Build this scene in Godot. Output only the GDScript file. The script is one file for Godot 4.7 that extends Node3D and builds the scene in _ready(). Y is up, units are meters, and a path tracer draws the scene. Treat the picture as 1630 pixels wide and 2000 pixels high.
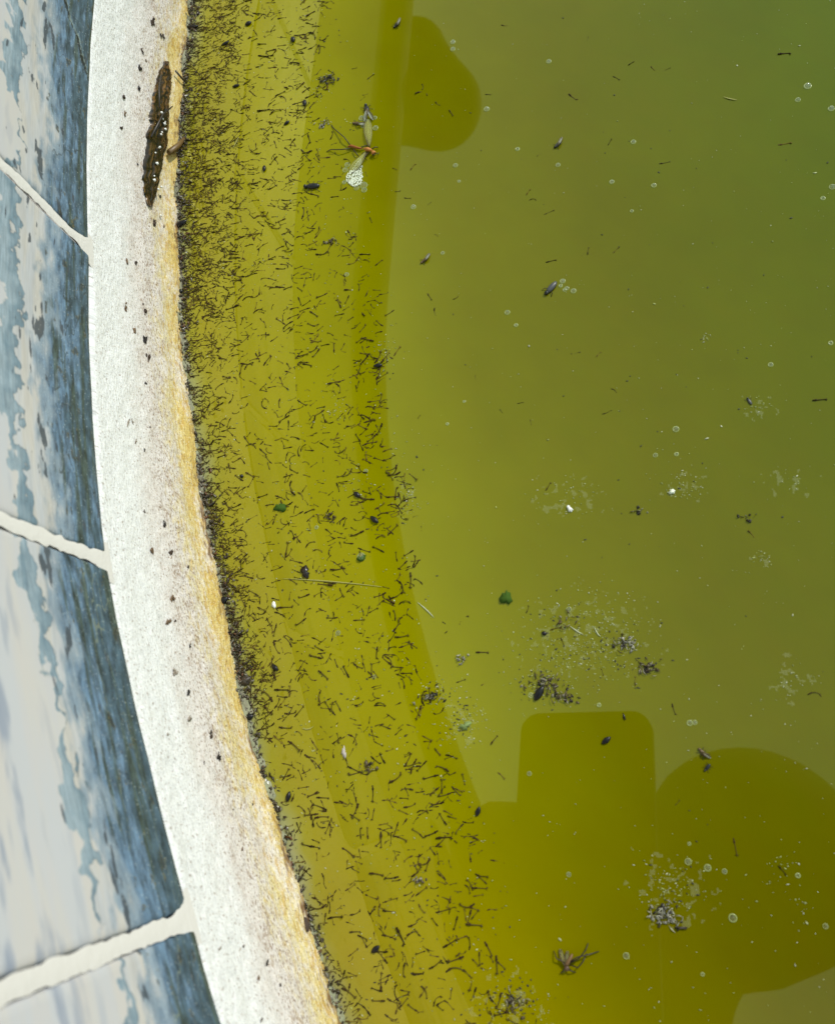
extends Node3D
# A basin with green standing water, seen straight down from a hand-held phone: y up, metres, water level at y = 0, the camera above the origin.

const LENS_Y := 0.23
const FOCAL := 1549.0                       # in pixels of the 1630 x 2000 photograph
const CEN := Vector2(0.667, -0.307)         # centre of the round end of the basin (x, z)
const RAD := 0.829
const TURN := 182.0                         # degrees; beyond this the wall runs straight
const BAND := 0.055                         # top of the plaster band
const JOINTS := [-0.27, -0.16, -0.045, 0.0765, 0.1975, 0.2985, 0.3825, 0.4835, 0.585, 0.686]

var rng := RandomNumberGenerator.new()
var nz := FastNoiseLite.new()
var view: Basis
var p0: Vector2
var t0: Vector2
var n0: Vector2
var taken := {}
var mats := {}

# ---------------------------------------------------------------- helpers
func numbered(called: String) -> String:
	taken[called] = taken.get(called, -1) + 1
	return called if taken[called] == 0 else "%s_%03d" % [called, taken[called]]

func tag(o: Node3D, label: String, category := "", group := "", kind := "") -> void:
	if label: o.set_meta("label", label)
	if category: o.set_meta("category", category)
	if group: o.set_meta("group", group)
	if kind: o.set_meta("kind", kind)

func put(called: String, mesh: Mesh, m: Material, parent: Node = null) -> MeshInstance3D:
	var o := MeshInstance3D.new()
	o.name = numbered(called) if parent == null else called
	o.mesh = mesh
	o.material_override = m
	(self if parent == null else parent).add_child(o, true)
	return o

func base(called: String, at := Vector3.ZERO) -> Node3D:
	var o := Node3D.new()
	o.name = numbered(called)
	add_child(o, true)
	o.position = at
	return o

func lin(r: float, g: float, b: float) -> Color:
	return Color(r, g, b).linear_to_srgb()

func mat(c: Color, rough := 0.8, spec := 0.5) -> StandardMaterial3D:
	var m := StandardMaterial3D.new()
	m.albedo_color = c
	m.roughness = rough
	m.metallic_specular = spec
	return m

func vmat(rough := 0.8, spec := 0.5) -> StandardMaterial3D:
	var m := mat(Color.WHITE, rough, spec)
	m.vertex_color_use_as_albedo = true
	return m

func begin() -> SurfaceTool:
	var st := SurfaceTool.new()
	st.begin(Mesh.PRIMITIVE_TRIANGLES)
	return st

func done(st: SurfaceTool) -> ArrayMesh:
	st.generate_normals()
	return st.commit()

func tri(st: SurfaceTool, a: Vector3, b: Vector3, c: Vector3) -> void:
	st.add_vertex(a); st.add_vertex(b); st.add_vertex(c)

func quad(st: SurfaceTool, a: Vector3, b: Vector3, c: Vector3, d: Vector3) -> void:
	tri(st, a, b, c); tri(st, a, c, d)

# a tube through points with a radius at each; closed at both ends
func tube(st: SurfaceTool, pts: Array, rad: Array, sides := 6, flat := 1.0) -> void:
	var rings := []
	for i in pts.size():
		var d: Vector3 = (pts[mini(i + 1, pts.size() - 1)] - pts[maxi(i - 1, 0)]).normalized()
		var up := Vector3.UP if absf(d.y) < 0.9 else Vector3.RIGHT
		var a := d.cross(up).normalized()
		var b := a.cross(d).normalized()
		var ring := []
		for k in sides:
			var f := TAU * k / sides
			ring.append(pts[i] + (a * cos(f) + b * sin(f) * flat) * rad[i])
		rings.append(ring)
	for i in rings.size() - 1:
		for k in sides:
			var l := (k + 1) % sides
			quad(st, rings[i][k], rings[i + 1][k], rings[i + 1][l], rings[i][l])
	for k in sides:
		var l := (k + 1) % sides
		tri(st, pts[0], rings[0][k], rings[0][l])
		tri(st, pts[-1], rings[-1][l], rings[-1][k])

# an uneven closed pebble of size r; vertices pushed by noise
func lump(st: SurfaceTool, at: Vector3, r: Vector3, turn := 0.0, rough := 0.3, seed_ := 0, rows := 6, cols := 8) -> void:
	var bas := Basis(Vector3.UP, turn)
	var grid := []
	for i in rows + 1:
		var row := []
		var f := PI * i / rows
		for k in cols:
			var g := TAU * k / cols
			var u := Vector3(sin(f) * cos(g), cos(f), sin(f) * sin(g))
			var w := 1.0 + rough * nz.get_noise_3d(u.x * 90 + seed_ * 37.1, u.y * 90, u.z * 90 + seed_ * 11.3) * 2.0
			row.append(at + bas * (u * r * w))
		grid.append(row)
	for i in rows:
		for k in cols:
			var l := (k + 1) % cols
			if i > 0: tri(st, grid[i][k], grid[i][l], grid[i + 1][k])
			if i < rows - 1: tri(st, grid[i][l], grid[i + 1][l], grid[i + 1][k])

# ---------------------------------------------------------------- places
func ray(px: float, py: float) -> Vector3:
	return view * Vector3(px - 815.0, 1000.0 - py, -FOCAL)

func at(px: float, py: float, h := 0.0) -> Vector3:          # the point at height h over the water that stands there in the photograph
	var d := ray(px, py)
	return Vector3(0, LENS_Y, 0) + d * ((LENS_Y - h) / -d.y)

func dist(x: float, z: float) -> float:                        # metres from the wall towards the water (negative: in the wall)
	var q := Vector2(x, z)
	if (q - p0).dot(t0) < 0.0:
		return (q - p0).dot(n0)
	return RAD - q.distance_to(CEN)

func along(x: float, z: float) -> float:                       # metres along the wall
	var q := Vector2(x, z)
	var s := (q - p0).dot(t0)
	if s < 0.0: return s
	return RAD * (deg_to_rad(TURN) - fposmod((q - CEN).angle(), TAU))

func wall(s: float, h: float, off := 0.0) -> Vector3:          # a point on the wall, off metres proud of it
	if s < 0.0:
		var q := p0 + t0 * s + n0 * off
		return Vector3(q.x, h, q.y)
	var a := deg_to_rad(TURN) - s / RAD
	return Vector3(CEN.x + cos(a) * (RAD - off), h, CEN.y + sin(a) * (RAD - off))

func on_wall(px: float, py: float) -> Vector2:                 # (s, h) on the wall
	var d := ray(px, py)
	var lo := 0.0
	var hi := 1.0
	var o := Vector3(0, LENS_Y, 0)
	d = d.normalized()
	for i in 50:
		var m := (lo + hi) / 2
		var q := o + d * m
		if dist(q.x, q.z) > 0.0: lo = m
		else: hi = m
	var e := o + d * lo
	return Vector2(along(e.x, e.z), e.y)

func mirrored(px: float, py: float, h: float) -> Vector3:      # what stands at height h and is mirrored by the water there
	return at(px, py) * ((LENS_Y + h) / LENS_Y) * Vector3(1, 0, 1) + Vector3(0, h, 0)

func ramp(x: float, keys: Array) -> Color:                     # keys: [x, Color], ...
	if x <= keys[0][0]: return keys[0][1]
	for i in keys.size() - 1:
		if x < keys[i + 1][0]:
			return keys[i][1].lerp(keys[i + 1][1], (x - keys[i][0]) / (keys[i + 1][0] - keys[i][0]))
	return keys[-1][1]

func lerp_list(x: float, keys: Array) -> float:
	if x <= keys[0].x: return keys[0].y
	for i in keys.size() - 1:
		if x < keys[i + 1].x:
			return lerpf(keys[i].y, keys[i + 1].y, (x - keys[i].x) / (keys[i + 1].x - keys[i].x))
	return keys[-1].y

func band_top(s: float) -> float:                             # height of the foot of the tiles
	return lerp_list(s, [Vector2(0.0, 0.0545), Vector2(0.1975, 0.0530), Vector2(0.215, 0.0525), Vector2(0.2985, 0.0600), Vector2(0.3825, 0.0565), Vector2(0.45, 0.053)])

# ---------------------------------------------------------------- the scene
func _ready() -> void:
	rng.seed = 7
	nz.seed = 3
	nz.frequency = 0.01
	nz.fractal_octaves = 3
	p0 = CEN + RAD * Vector2.from_angle(deg_to_rad(TURN))
	t0 = Vector2(sin(deg_to_rad(TURN)), -cos(deg_to_rad(TURN)))
	n0 = -Vector2.from_angle(deg_to_rad(TURN))
	var down := Vector3(1180.0 - 815.0, 1000.0 - 1480.0, -FOCAL).normalized()
	var straight := Basis(Vector3(1, 0, 0), Vector3(0, 0, -1), Vector3(0, 1, 0))
	view = Basis(Quaternion(straight * down, Vector3.DOWN)) * straight
	# camera
	var cam := Camera3D.new()
	cam.name = "camera"
	add_child(cam)
	cam.transform = Transform3D(view, Vector3(0, LENS_Y, 0))
	var fov := rad_to_deg(2.0 * atan(1000.0 / FOCAL))
	var lens := CameraAttributesPhysical.new()
	lens.frustum_focal_length = 12.0 / tan(deg_to_rad(fov / 2))
	lens.frustum_near = 0.005
	lens.frustum_far = 200.0
	lens.frustum_focus_distance = 0.28
	lens.exposure_aperture = 13.0
	cam.attributes = lens
	cam.fov = fov
	cam.near = 0.005
	cam.far = 200.0
	cam.current = true
	# sky, exposure
	var env := Environment.new()
	var sm := ProceduralSkyMaterial.new()
	sm.sky_top_color = lin(0.72, 0.97, 1.02)
	sm.sky_horizon_color = lin(0.60, 0.68, 0.74)
	sm.sky_curve = 0.3
	sm.ground_bottom_color = lin(0.2, 0.19, 0.17)
	sm.ground_horizon_color = lin(0.3, 0.29, 0.27)
	sm.sun_angle_max = 12.0
	var sky := Sky.new()
	sky.sky_material = sm
	env.background_mode = Environment.BG_SKY
	env.sky = sky
	env.tonemap_mode = Environment.TONE_MAPPER_LINEAR
	env.tonemap_exposure = 1.0
	env.sdfgi_enabled = true
	env.ssao_enabled = true
	env.ssil_enabled = true
	var we := WorldEnvironment.new()
	we.name = "world_environment"
	we.environment = env
	add_child(we)
	# sun
	var sun := DirectionalLight3D.new()
	sun.name = "sun"
	sun.light_energy = 1.1
	sun.light_color = Color(1.0, 0.98, 0.945)
	sun.light_angular_distance = 0.5
	sun.shadow_enabled = true
	add_child(sun)
	sun.look_at_from_position(Vector3.ZERO, -Vector3(0.5, 0.62, -0.6))

	materials()
	build_wall()
	build_water()
	build_ground()
	build_person()
	build_wall_dirt()
	build_insects()
	build_seeds()
	build_bubbles()
	build_scum()
	build_larvae()

func materials() -> void:
	mats.larva = vmat(0.5, 0.22)
	mats.seed = mat(lin(0.006, 0.005, 0.006), 0.35, 0.4)
	mats.dark_wood = mat(lin(0.03, 0.02, 0.008), 0.5)
	mats.crumb = [mat(lin(0.05, 0.03, 0.018), 0.8), mat(lin(0.015, 0.011, 0.01), 0.7), mat(lin(0.16, 0.10, 0.055), 0.8), mat(lin(0.3, 0.25, 0.2), 0.9)]
	mats.white = mat(lin(0.8, 0.8, 0.76), 0.5)
	mats.green = mat(lin(0.045, 0.09, 0.012), 0.8, 0.2)
	mats.foam = mat(lin(0.75, 0.78, 0.62), 0.25)
	mats.ring = mat(lin(0.25, 0.28, 0.085), 0.25)
	mats.film = mat(Color(0.9, 0.95, 0.8, 0.04), 0.03)
	mats.film.transparency = BaseMaterial3D.TRANSPARENCY_ALPHA
	mats.grey = mat(lin(0.24, 0.23, 0.2), 0.8)

# ---------------------------------------------------------------- wall
func tile_texture() -> ImageTexture:
	var w := 2048
	var h := 512
	var s_lo := 0.04
	var s_hi := 0.50
	var buf := PackedByteArray()
	buf.resize(w * h * 3)
	var crack := []
	for p in [Vector2(112, -40), Vector2(122, 2), Vector2(131, 38), Vector2(146, 70), Vector2(153, 108), Vector2(166, 150), Vector2(178, 184)]:
		var q := on_wall(p.x, p.y)
		crack.append(Vector2(q.x * 1000.0, (q.y - BAND) * 1000.0))
	var n2 := FastNoiseLite.new()
	n2.seed = 21
	n2.frequency = 1.0
	n2.fractal_octaves = 4
	var n4 := FastNoiseLite.new()
	n4.seed = 61
	n4.frequency = 1.0
	n4.fractal_octaves = 5
	n4.fractal_gain = 0.45
	var n3 := FastNoiseLite.new()
	n3.seed = 5
	n3.frequency = 1.0
	n3.fractal_octaves = 2
	var i := 0
	for y in h:
		var v := (1.0 - (y + 0.5) / h) * 110.0                  # mm above the foot of the tile
		for x in w:
			var u := lerpf(s_lo, s_hi, (x + 0.5) / w) * 1000.0   # mm along the wall
			var tile := 0
			for j in JOINTS.size():
				if u > JOINTS[j] * 1000.0: tile = j
			var o := tile * 300.0
			var warp := n2.get_noise_2d(u * 0.016 + o, 7.0)
			var streak := n2.get_noise_2d(u * 0.026 + o, v * 0.24)
			var fine := n3.get_noise_2d(u * 0.12 + o, v * 1.5)
			var grit := rng.randf() - 0.5
			var t := v + warp * 7.0 + streak * 1.5 + n2.get_noise_2d(u * 0.09 + o + 900, v * 0.17) * 6.5 - (2.0 if tile > 4 else 0.0)
			var c := Color(0.060, 0.105, 0.150).lerp(Color(0.115, 0.19, 0.29), smoothstep(4.0, 12.0, t + streak * 10.0))
			c = c.lerp(Color(0.055, 0.080, 0.070), clampf(smoothstep(0.05, 0.4, n2.get_noise_2d(u * 0.020 + o + 90, v * 0.3)) * 0.85, 0, 1))
			c *= 1.0 + fine * 0.35 + streak * 0.2 + grit * 0.45 + n2.get_noise_2d(u * 0.16 + o, v * 0.36 + 31) * 0.75
			c = c.lerp(Color(0.25, 0.32, 0.40) * (1.0 + streak * 0.2 + fine * 0.2 + grit * 0.2), smoothstep(13.5, 19.5, t))
			var near := Color(0.49, 0.505, 0.54).lerp(Color(0.53, 0.51, 0.49), clampf(0.5 + n2.get_noise_2d(u * 0.03 + o, v * 0.2 + 40) * 1.6, 0, 1)) * (1.0 + fine * 0.10 + streak * 0.12)
			c = c.lerp(near, smoothstep(19.0, 24.5, t))
			# the blue vein in the print: ragged hard edges, darker towards its lower edge
			var rag := n4.get_noise_2d(u * 0.14 + o, v * 0.16 + 60) * 4.6 + n4.get_noise_2d(u * 0.03 + o, 300.0) * 4.0
			var vc := 29.3 + n4.get_noise_2d(u * 0.016 + o * 0.3, 140.0) * 4.0 + rag
			var broad := clampf(4.6 + n4.get_noise_2d(u * 0.030 + o, 220.0) * 10.0, -0.5, 8.5)
			var e := v - vc
			var far := Color(0.53, 0.545, 0.585).lerp(Color(0.57, 0.55, 0.545), clampf(0.5 + n2.get_noise_2d(u * 0.01 + o, v * 0.1 + 140) * 1.5, 0, 1))
			far = far.lerp(Color(0.30, 0.34, 0.43), smoothstep(0.08, 0.5, n2.get_noise_2d(u * 0.034 + o + 500, v * 0.17)) * (0.25 + 0.7 * smoothstep(36, 50, v)))
			c = c.lerp(far, smoothstep(0.0, 1.0, (e - broad) / 1.2 + 0.5) if v > 24.0 else 0.0)
			if e > 0.0 and e < broad:
				var blue := Color(0.17, 0.25, 0.32).lerp(Color(0.30, 0.38, 0.45), clampf(e / 5.0 + streak, 0, 1)) * (1.0 + fine * 0.3 + grit * 0.15)
				c = c.lerp(blue, clampf(minf(e, broad - e) * 3.0, 0, 1))
				if e < 0.45: c *= 0.72
			# charcoal flecks in the pale gap, ochre pits in the blue
			var flk := n4.get_noise_2d(u * 0.055 + o + 70, v * 0.20) + 0.20 * exp(-pow((v - 23.0) / 4.0, 2))
			if flk > 0.50 and v < 36.0: c = c.lerp(Color(0.055, 0.07, 0.095), clampf((flk - 0.52) * 22.0, 0, 0.9))
			var pit := n4.get_noise_2d(u * 0.11 + o + 1070, v * 0.24)
			if pit > 0.50 and v < 20.0: c = c.lerp(Color(0.19, 0.15, 0.06) if pit < 0.53 else Color(0.035, 0.04, 0.04), 0.7)
			# the dark crack-like vein at the top of the picture
			if u < 190.0 and v < 26.0:
				for k in crack.size() - 1:
					var ab: Vector2 = crack[k + 1] - crack[k]
					var q: Vector2 = Vector2(u, v) - crack[k]
					var f := clampf(q.dot(ab) / ab.length_squared(), 0, 1)
					var dd: float = (q - ab * f).length() + fine * 0.9
					var bold := 0.5 + 0.5 * sin(k * 2.0 + f * 2.0)
					if dd < 0.35 + 0.5 * bold: c = c.lerp(Color(0.015, 0.02, 0.025), 0.9)
					elif dd < 1.3 and q.x * ab.y - q.y * ab.x > 0.0: c = c.lerp(Color(0.24, 0.30, 0.28), 0.5)
			# thin veins
			var vein := absf(n2.get_noise_2d(u * 0.012 + o + 35, v * 0.045 + 9))
			if vein < 0.008 and v < 17.0: c = c.lerp(Color(0.03, 0.04, 0.045) if tile < 5 else Color(0.20, 0.24, 0.20), 0.7)
			# olive grime at the foot, sun glints painted into the colour as pale specks
			c = c.lerp(Color(0.085, 0.085, 0.04), clampf(maxf(1.0 - v / 2.2, 0.0) * (0.45 + n2.get_noise_2d(u * 0.15, v * 0.5 + 77)), 0, 0.75))
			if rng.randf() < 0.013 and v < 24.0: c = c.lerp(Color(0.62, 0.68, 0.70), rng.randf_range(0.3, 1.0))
			buf[i] = int(clampf(pow(clampf(c.r, 0, 1), 0.4545), 0, 1) * 255.0)
			buf[i + 1] = int(clampf(pow(clampf(c.g, 0, 1), 0.4545), 0, 1) * 255.0)
			buf[i + 2] = int(clampf(pow(clampf(c.b, 0, 1), 0.4545), 0, 1) * 255.0)
			i += 3
	return ImageTexture.create_from_image(Image.create_from_data(w, h, false, Image.FORMAT_RGB8, buf))

func band_textures() -> Array:
	var w := 2048
	var h := 224
	var buf := PackedByteArray()
	buf.resize(w * h * 3)
	var bump := PackedByteArray()
	bump.resize(w * h)
	var n2 := FastNoiseLite.new()
	n2.seed = 33
	n2.frequency = 1.0
	n2.fractal_octaves = 3
	var i := 0
	for y in h:
		var v := (1.0 - (y + 0.5) / h) * 55.0
		for x in w:
			var u := lerpf(0.04, 0.50, (x + 0.5) / w) * 1000.0
			var wob := n2.get_noise_2d(u * 0.03, v * 0.05 + 13) * 6.0 + n2.get_noise_2d(u * 0.4, v * 0.6) * 4.0
			var gr := n2.get_noise_2d(u * 0.22, v * 2.2 + 200)                  # grain drawn out along the wall
			var gf := rng.randf() - 0.5
			var c := Color(0.775, 0.785, 0.80)
			c = c.lerp(Color(0.70, 0.645, 0.62), smoothstep(44.0, 24.0, v + wob) * 0.85)
			var yel := smoothstep(23.0, 5.0, v + wob + n2.get_noise_2d(u * 0.22, v * 0.45) * 9.0)
			var patch := clampf(0.90 + n2.get_noise_2d(u * 0.028 + 33, v * 0.09) * 1.1 + n2.get_noise_2d(u * 0.5 + 9, v * 0.9) * 0.8, 0.25, 1.0)
			c = c.lerp(Color(0.66, 0.56, 0.25), yel * patch * 0.92)
			c = c.lerp(Color(0.58, 0.41, 0.09), smoothstep(11.0, 2.0, v + wob + gr * 6.0) * 0.75 * patch)
			c = c.lerp(Color(0.50, 0.30, 0.05), smoothstep(0.0, 0.5, n2.get_noise_2d(u * 0.16 + 60, v * 0.5)) * yel * 0.7)
			c *= 1.0 + gr * 0.22 + gf * 0.34
			if rng.randf() < 0.03: c = c.lerp(Color(0.95, 0.95, 0.92), 0.6)
			# brown crust at the water's edge
			var cr := smoothstep(3.4, 0.6, v + n2.get_noise_2d(u * 0.18, v * 0.6 + 50) * 3.5)
			c = c.lerp(Color(0.13, 0.055, 0.015), cr * 0.85 * clampf(0.6 + n2.get_noise_2d(u * 0.06 + 600, 5.0) * 2.0, 0.1, 1.0))
			var grime := smoothstep(0.18, 0.42, n2.get_noise_2d(u * 0.11 + 1500, v * 0.16)) * exp(-pow((v - 21.0) / 11.0, 2))
			c = c.lerp(Color(0.34, 0.24, 0.17), grime * clampf(0.35 + n2.get_noise_2d(u * 0.9, v * 1.1 + 900) * 1.6, 0, 0.8))
			# speckle of stains, thickest across the middle
			var den := exp(-pow((v - 20.0) / 9.0, 2))
			var sp := n2.get_noise_2d(u * 0.75 + 300, v * 0.95)
			if sp > 0.45 - 0.20 * den: c = c.lerp(Color(0.19, 0.10, 0.05), clampf((sp - 0.45 + 0.20 * den) * 6.0, 0, 0.8))
			var hair := absf(n2.get_noise_2d(u * 0.05 + 800, v * 0.55))
			if hair < 0.02 and n2.get_noise_2d(u * 0.03, v * 0.1 + 400) > 0.12: c *= 0.78
			if rng.randf() < 0.012: c *= rng.randf_range(0.4, 0.8)
			buf[i] = int(pow(clampf(c.r, 0, 0.92), 0.4545) * 255.0)
			buf[i + 1] = int(pow(clampf(c.g, 0, 0.92), 0.4545) * 255.0)
			buf[i + 2] = int(pow(clampf(c.b, 0, 0.92), 0.4545) * 255.0)
			bump[i / 3] = int(clampf(0.5 + gr * 0.5 + gf * 0.35, 0, 1) * 255.0)
			i += 3
	return [ImageTexture.create_from_image(Image.create_from_data(w, h, false, Image.FORMAT_RGB8, buf)),
		ImageTexture.create_from_image(Image.create_from_data(w, h, false, Image.FORMAT_L8, bump))]

# one slab of tile, edges rounded, lying on the wall between s0 and s1, h0 and h1
func tile_mesh(s0: float, s1: float, h0: float, h1: float, v_of: float) -> ArrayMesh:
	var us := [0.0, 0.0003, 0.0009, 0.002]
	var su := []
	for e in us: su.append(s0 + e)
	for k in range(1, 12): su.append(lerpf(s0, s1, k / 12.0))
	for k in 4: su.append(s1 - us[3 - k])
	var hv := []
	for e in us: hv.append(h0 + e)
	for k in range(1, 6): hv.append(lerpf(h0, h1, k / 6.0))
	for k in 4: hv.append(h1 - us[3 - k])
	var st := begin()
	var mid := (s0 + s1) / 2
	for a in hv.size():
		for b in su.size():
			var ds: float = minf(su[b] - s0, s1 - su[b])
			var dh: float = minf(hv[a] - h0, h1 - hv[a])
			var s: float = su[b]
			var h: float = hv[a]
			# rounded corners
			var rc := 0.0035
			if ds < rc and dh < rc:
				var q := Vector2(rc - ds, rc - dh)
				if q.length() > rc:
					q = q.normalized() * rc
					s = s0 + rc - q.x if su[b] < mid else s1 - rc + q.x
					h = h0 + rc - q.y if hv[a] < (h0 + h1) / 2 else h1 - rc + q.y
			var e := minf(ds, dh)
			var off := 0.0012 * sqrt(clampf(1.0 - pow(1.0 - clampf(e / 0.0012, 0, 1), 2), 0, 1)) - 0.0006
			off += 0.00022 * nz.get_noise_2d(s * 9000, h * 9000)
			var lift := lerpf(band_top(s0), band_top(s1), (s - s0) / (s1 - s0)) - BAND
			lift *= 1.0 - smoothstep(0.06, 0.127, h)
			st.set_uv(Vector2((s - 0.04) / 0.46, 1.0 - (h - v_of) / 0.110))
			st.add_vertex(wall(s, h + lift, off))
	var n := su.size()
	for a in hv.size() - 1:
		for b in n - 1:
			for k in [a * n + b, a * n + b + 1, (a + 1) * n + b + 1, a * n + b, (a + 1) * n + b + 1, (a + 1) * n + b]: st.add_index(k)
	return done(st)

func build_wall() -> void:
	var root := base("basin_wall")
	tag(root, "curved basin wall of blue marbled tiles over a white plaster band", "wall")
	# plaster band, down to below the water
	var bt := band_textures()
	var bm := mat(Color.WHITE, 0.62, 0.4)
	bm.albedo_texture = bt[0]
	bm.heightmap_enabled = true
	bm.heightmap_scale = 0.02
	bm.heightmap_texture = bt[1]
	var st := begin()
	var ns := 1000
	var hs := []
	for k in 45: hs.append(-0.012 + 0.0705 * k / 44.0)
	for a in hs.size():
		var h: float = hs[a]
		for b in ns + 1:
			var s := lerpf(-0.27, 0.70, b / float(ns))
			var off := 0.0 + 0.0003 * nz.get_noise_2d(s * 3000, h * 9000) + 0.00025 * nz.get_noise_2d(s * 20000, h * 40000)
			off += 0.0026 * smoothstep(0.010, -0.006, h + 0.004 * nz.get_noise_2d(s * 2500, 77))      # the scale thickens at the water
			off -= 0.0016 * smoothstep(0.0555, 0.0585, h)
			st.set_uv(Vector2((s - 0.04) / 0.46, 1.0 - clampf(h / 0.055, 0.004, 0.992)))
			st.add_vertex(wall(s, h * band_top(s) / BAND, off + 0.0003))
	for a in hs.size() - 1:
		for b in ns:
			for k in [a * (ns + 1) + b, a * (ns + 1) + b + 1, (a + 1) * (ns + 1) + b + 1, a * (ns + 1) + b, (a + 1) * (ns + 1) + b + 1, (a + 1) * (ns + 1) + b]: st.add_index(k)
	put("plaster_band", done(st), bm, root)
	# the bed of grout behind the tiles
	var gm := mat(lin(0.68, 0.66, 0.635), 0.9, 0.3)
	var gn := NoiseTexture2D.new()
	var gnn := FastNoiseLite.new()
	gnn.frequency = 0.06
	gn.noise = gnn
	gn.width = 256
	gn.height = 256
	gn.seamless = true
	gm.heightmap_enabled = true
	gm.heightmap_scale = 0.008
	gm.heightmap_texture = gn
	gm.uv1_triplanar = true
	gm.uv1_world_triplanar = true
	gm.uv1_scale = Vector3.ONE * 40.0
	st = begin()
	for b in 240:
		var sa := lerpf(-0.3, 0.75, b / 240.0)
		var sb := lerpf(-0.3, 0.75, (b + 1) / 240.0)
		quad(st, wall(sa, -0.04, -0.002), wall(sb, -0.04, -0.002), wall(sb, 0.25, -0.0006), wall(sa, 0.25, -0.0006))
	put("grout_bed", done(st), gm, root)
	# tiles in two rows
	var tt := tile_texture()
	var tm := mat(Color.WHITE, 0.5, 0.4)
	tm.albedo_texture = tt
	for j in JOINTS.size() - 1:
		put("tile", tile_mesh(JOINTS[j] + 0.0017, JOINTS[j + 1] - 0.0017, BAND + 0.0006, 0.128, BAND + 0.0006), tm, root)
	# grout joints, smeared unevenly over the tile edges
	for j in range(1, 9):
		st = begin()
		for k in 60:
			var ha := lerpf(band_top(JOINTS[j]) - 0.001, 0.130, k / 60.0)
			var hb := lerpf(band_top(JOINTS[j]) - 0.001, 0.130, (k + 1) / 60.0)
			var ea := []
			var eb := []
			for side in [-1.0, 1.0]:
				for q in [[ha, ea], [hb, eb]]:
					var flare: float = 0.004 * exp(-pow((q[0] - band_top(JOINTS[j])) / 0.004, 2))
					q[1].append(JOINTS[j] + side * (0.0018 + flare + 0.0004 * nz.get_noise_2d(q[0] * 120000, j * 90 + side * 40) + 0.0008 * nz.get_noise_2d(q[0] * 14000, j * 190 + side * 70)))
			var pa := []
			var pb := []
			for q in 5:
				var f := q / 4.0
				var up := 0.00012 * (1.0 - pow(absf(f * 2 - 1), 4)) + 0.00045
				pa.append(wall(lerpf(ea[0], ea[1], f), ha, up + 0.00006 * nz.get_noise_2d(ha * 30000, q * 70.0 + j)))
				pb.append(wall(lerpf(eb[0], eb[1], f), hb, up + 0.00006 * nz.get_noise_2d(hb * 30000, q * 70.0 + j)))
			for q in 4:
				quad(st, pa[q], pa[q + 1], pb[q + 1], pb[q])
		put("grout_joint", done(st), gm, root)
	st = begin()
	for b in 160:
		var sa := lerpf(-1.5, 2.1, b / 160.0)
		var sb := lerpf(-1.5, 2.1, (b + 1) / 160.0)
		quad(st, wall(sa, 0.1285, 0.0004), wall(sb, 0.1285, 0.0004), wall(sb, 0.2475, 0.0004), wall(sa, 0.2475, 0.0004))
	put("upper_plaster", done(st), mat(lin(0.43, 0.42, 0.33), 0.9, 0.2), root)
	# coping of darker stone on top, a little proud of the tiles
	var cm := mat(lin(0.06, 0.06, 0.055), 0.8)
	st = begin()
	var prof := [Vector2(-0.002, 0.247), Vector2(0.010, 0.247), Vector2(0.015, 0.252), Vector2(0.017, 0.262), Vector2(0.017, 0.266), Vector2(0.014, 0.274), Vector2(0.004, 0.278), Vector2(-0.22, 0.278), Vector2(-0.22, -0.4)]
	for b in 160:
		var sa := lerpf(-1.5, 2.1, b / 160.0)
		var sb := lerpf(-1.5, 2.1, (b + 1) / 160.0)
		for q in prof.size() - 1:
			quad(st, wall(sa, prof[q].y, prof[q].x), wall(sb, prof[q].y, prof[q].x), wall(sb, prof[q + 1].y, prof[q + 1].x), wall(sa, prof[q + 1].y, prof[q + 1].x))
	put("coping", done(st), cm, root)
	# plain wall further round
	st = begin()
	for rr in [[-1.5, -0.27], [0.70, 2.1]]:
		for b in 80:
			var sa := lerpf(rr[0], rr[1], b / 80.0)
			var sb := lerpf(rr[0], rr[1], (b + 1) / 80.0)
			quad(st, wall(sa, -0.05, -0.001), wall(sb, -0.05, -0.001), wall(sb, 0.249, -0.001), wall(sa, 0.249, -0.001))
	put("far_plaster", done(st), mat(lin(0.6, 0.59, 0.56), 0.8), root)

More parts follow.
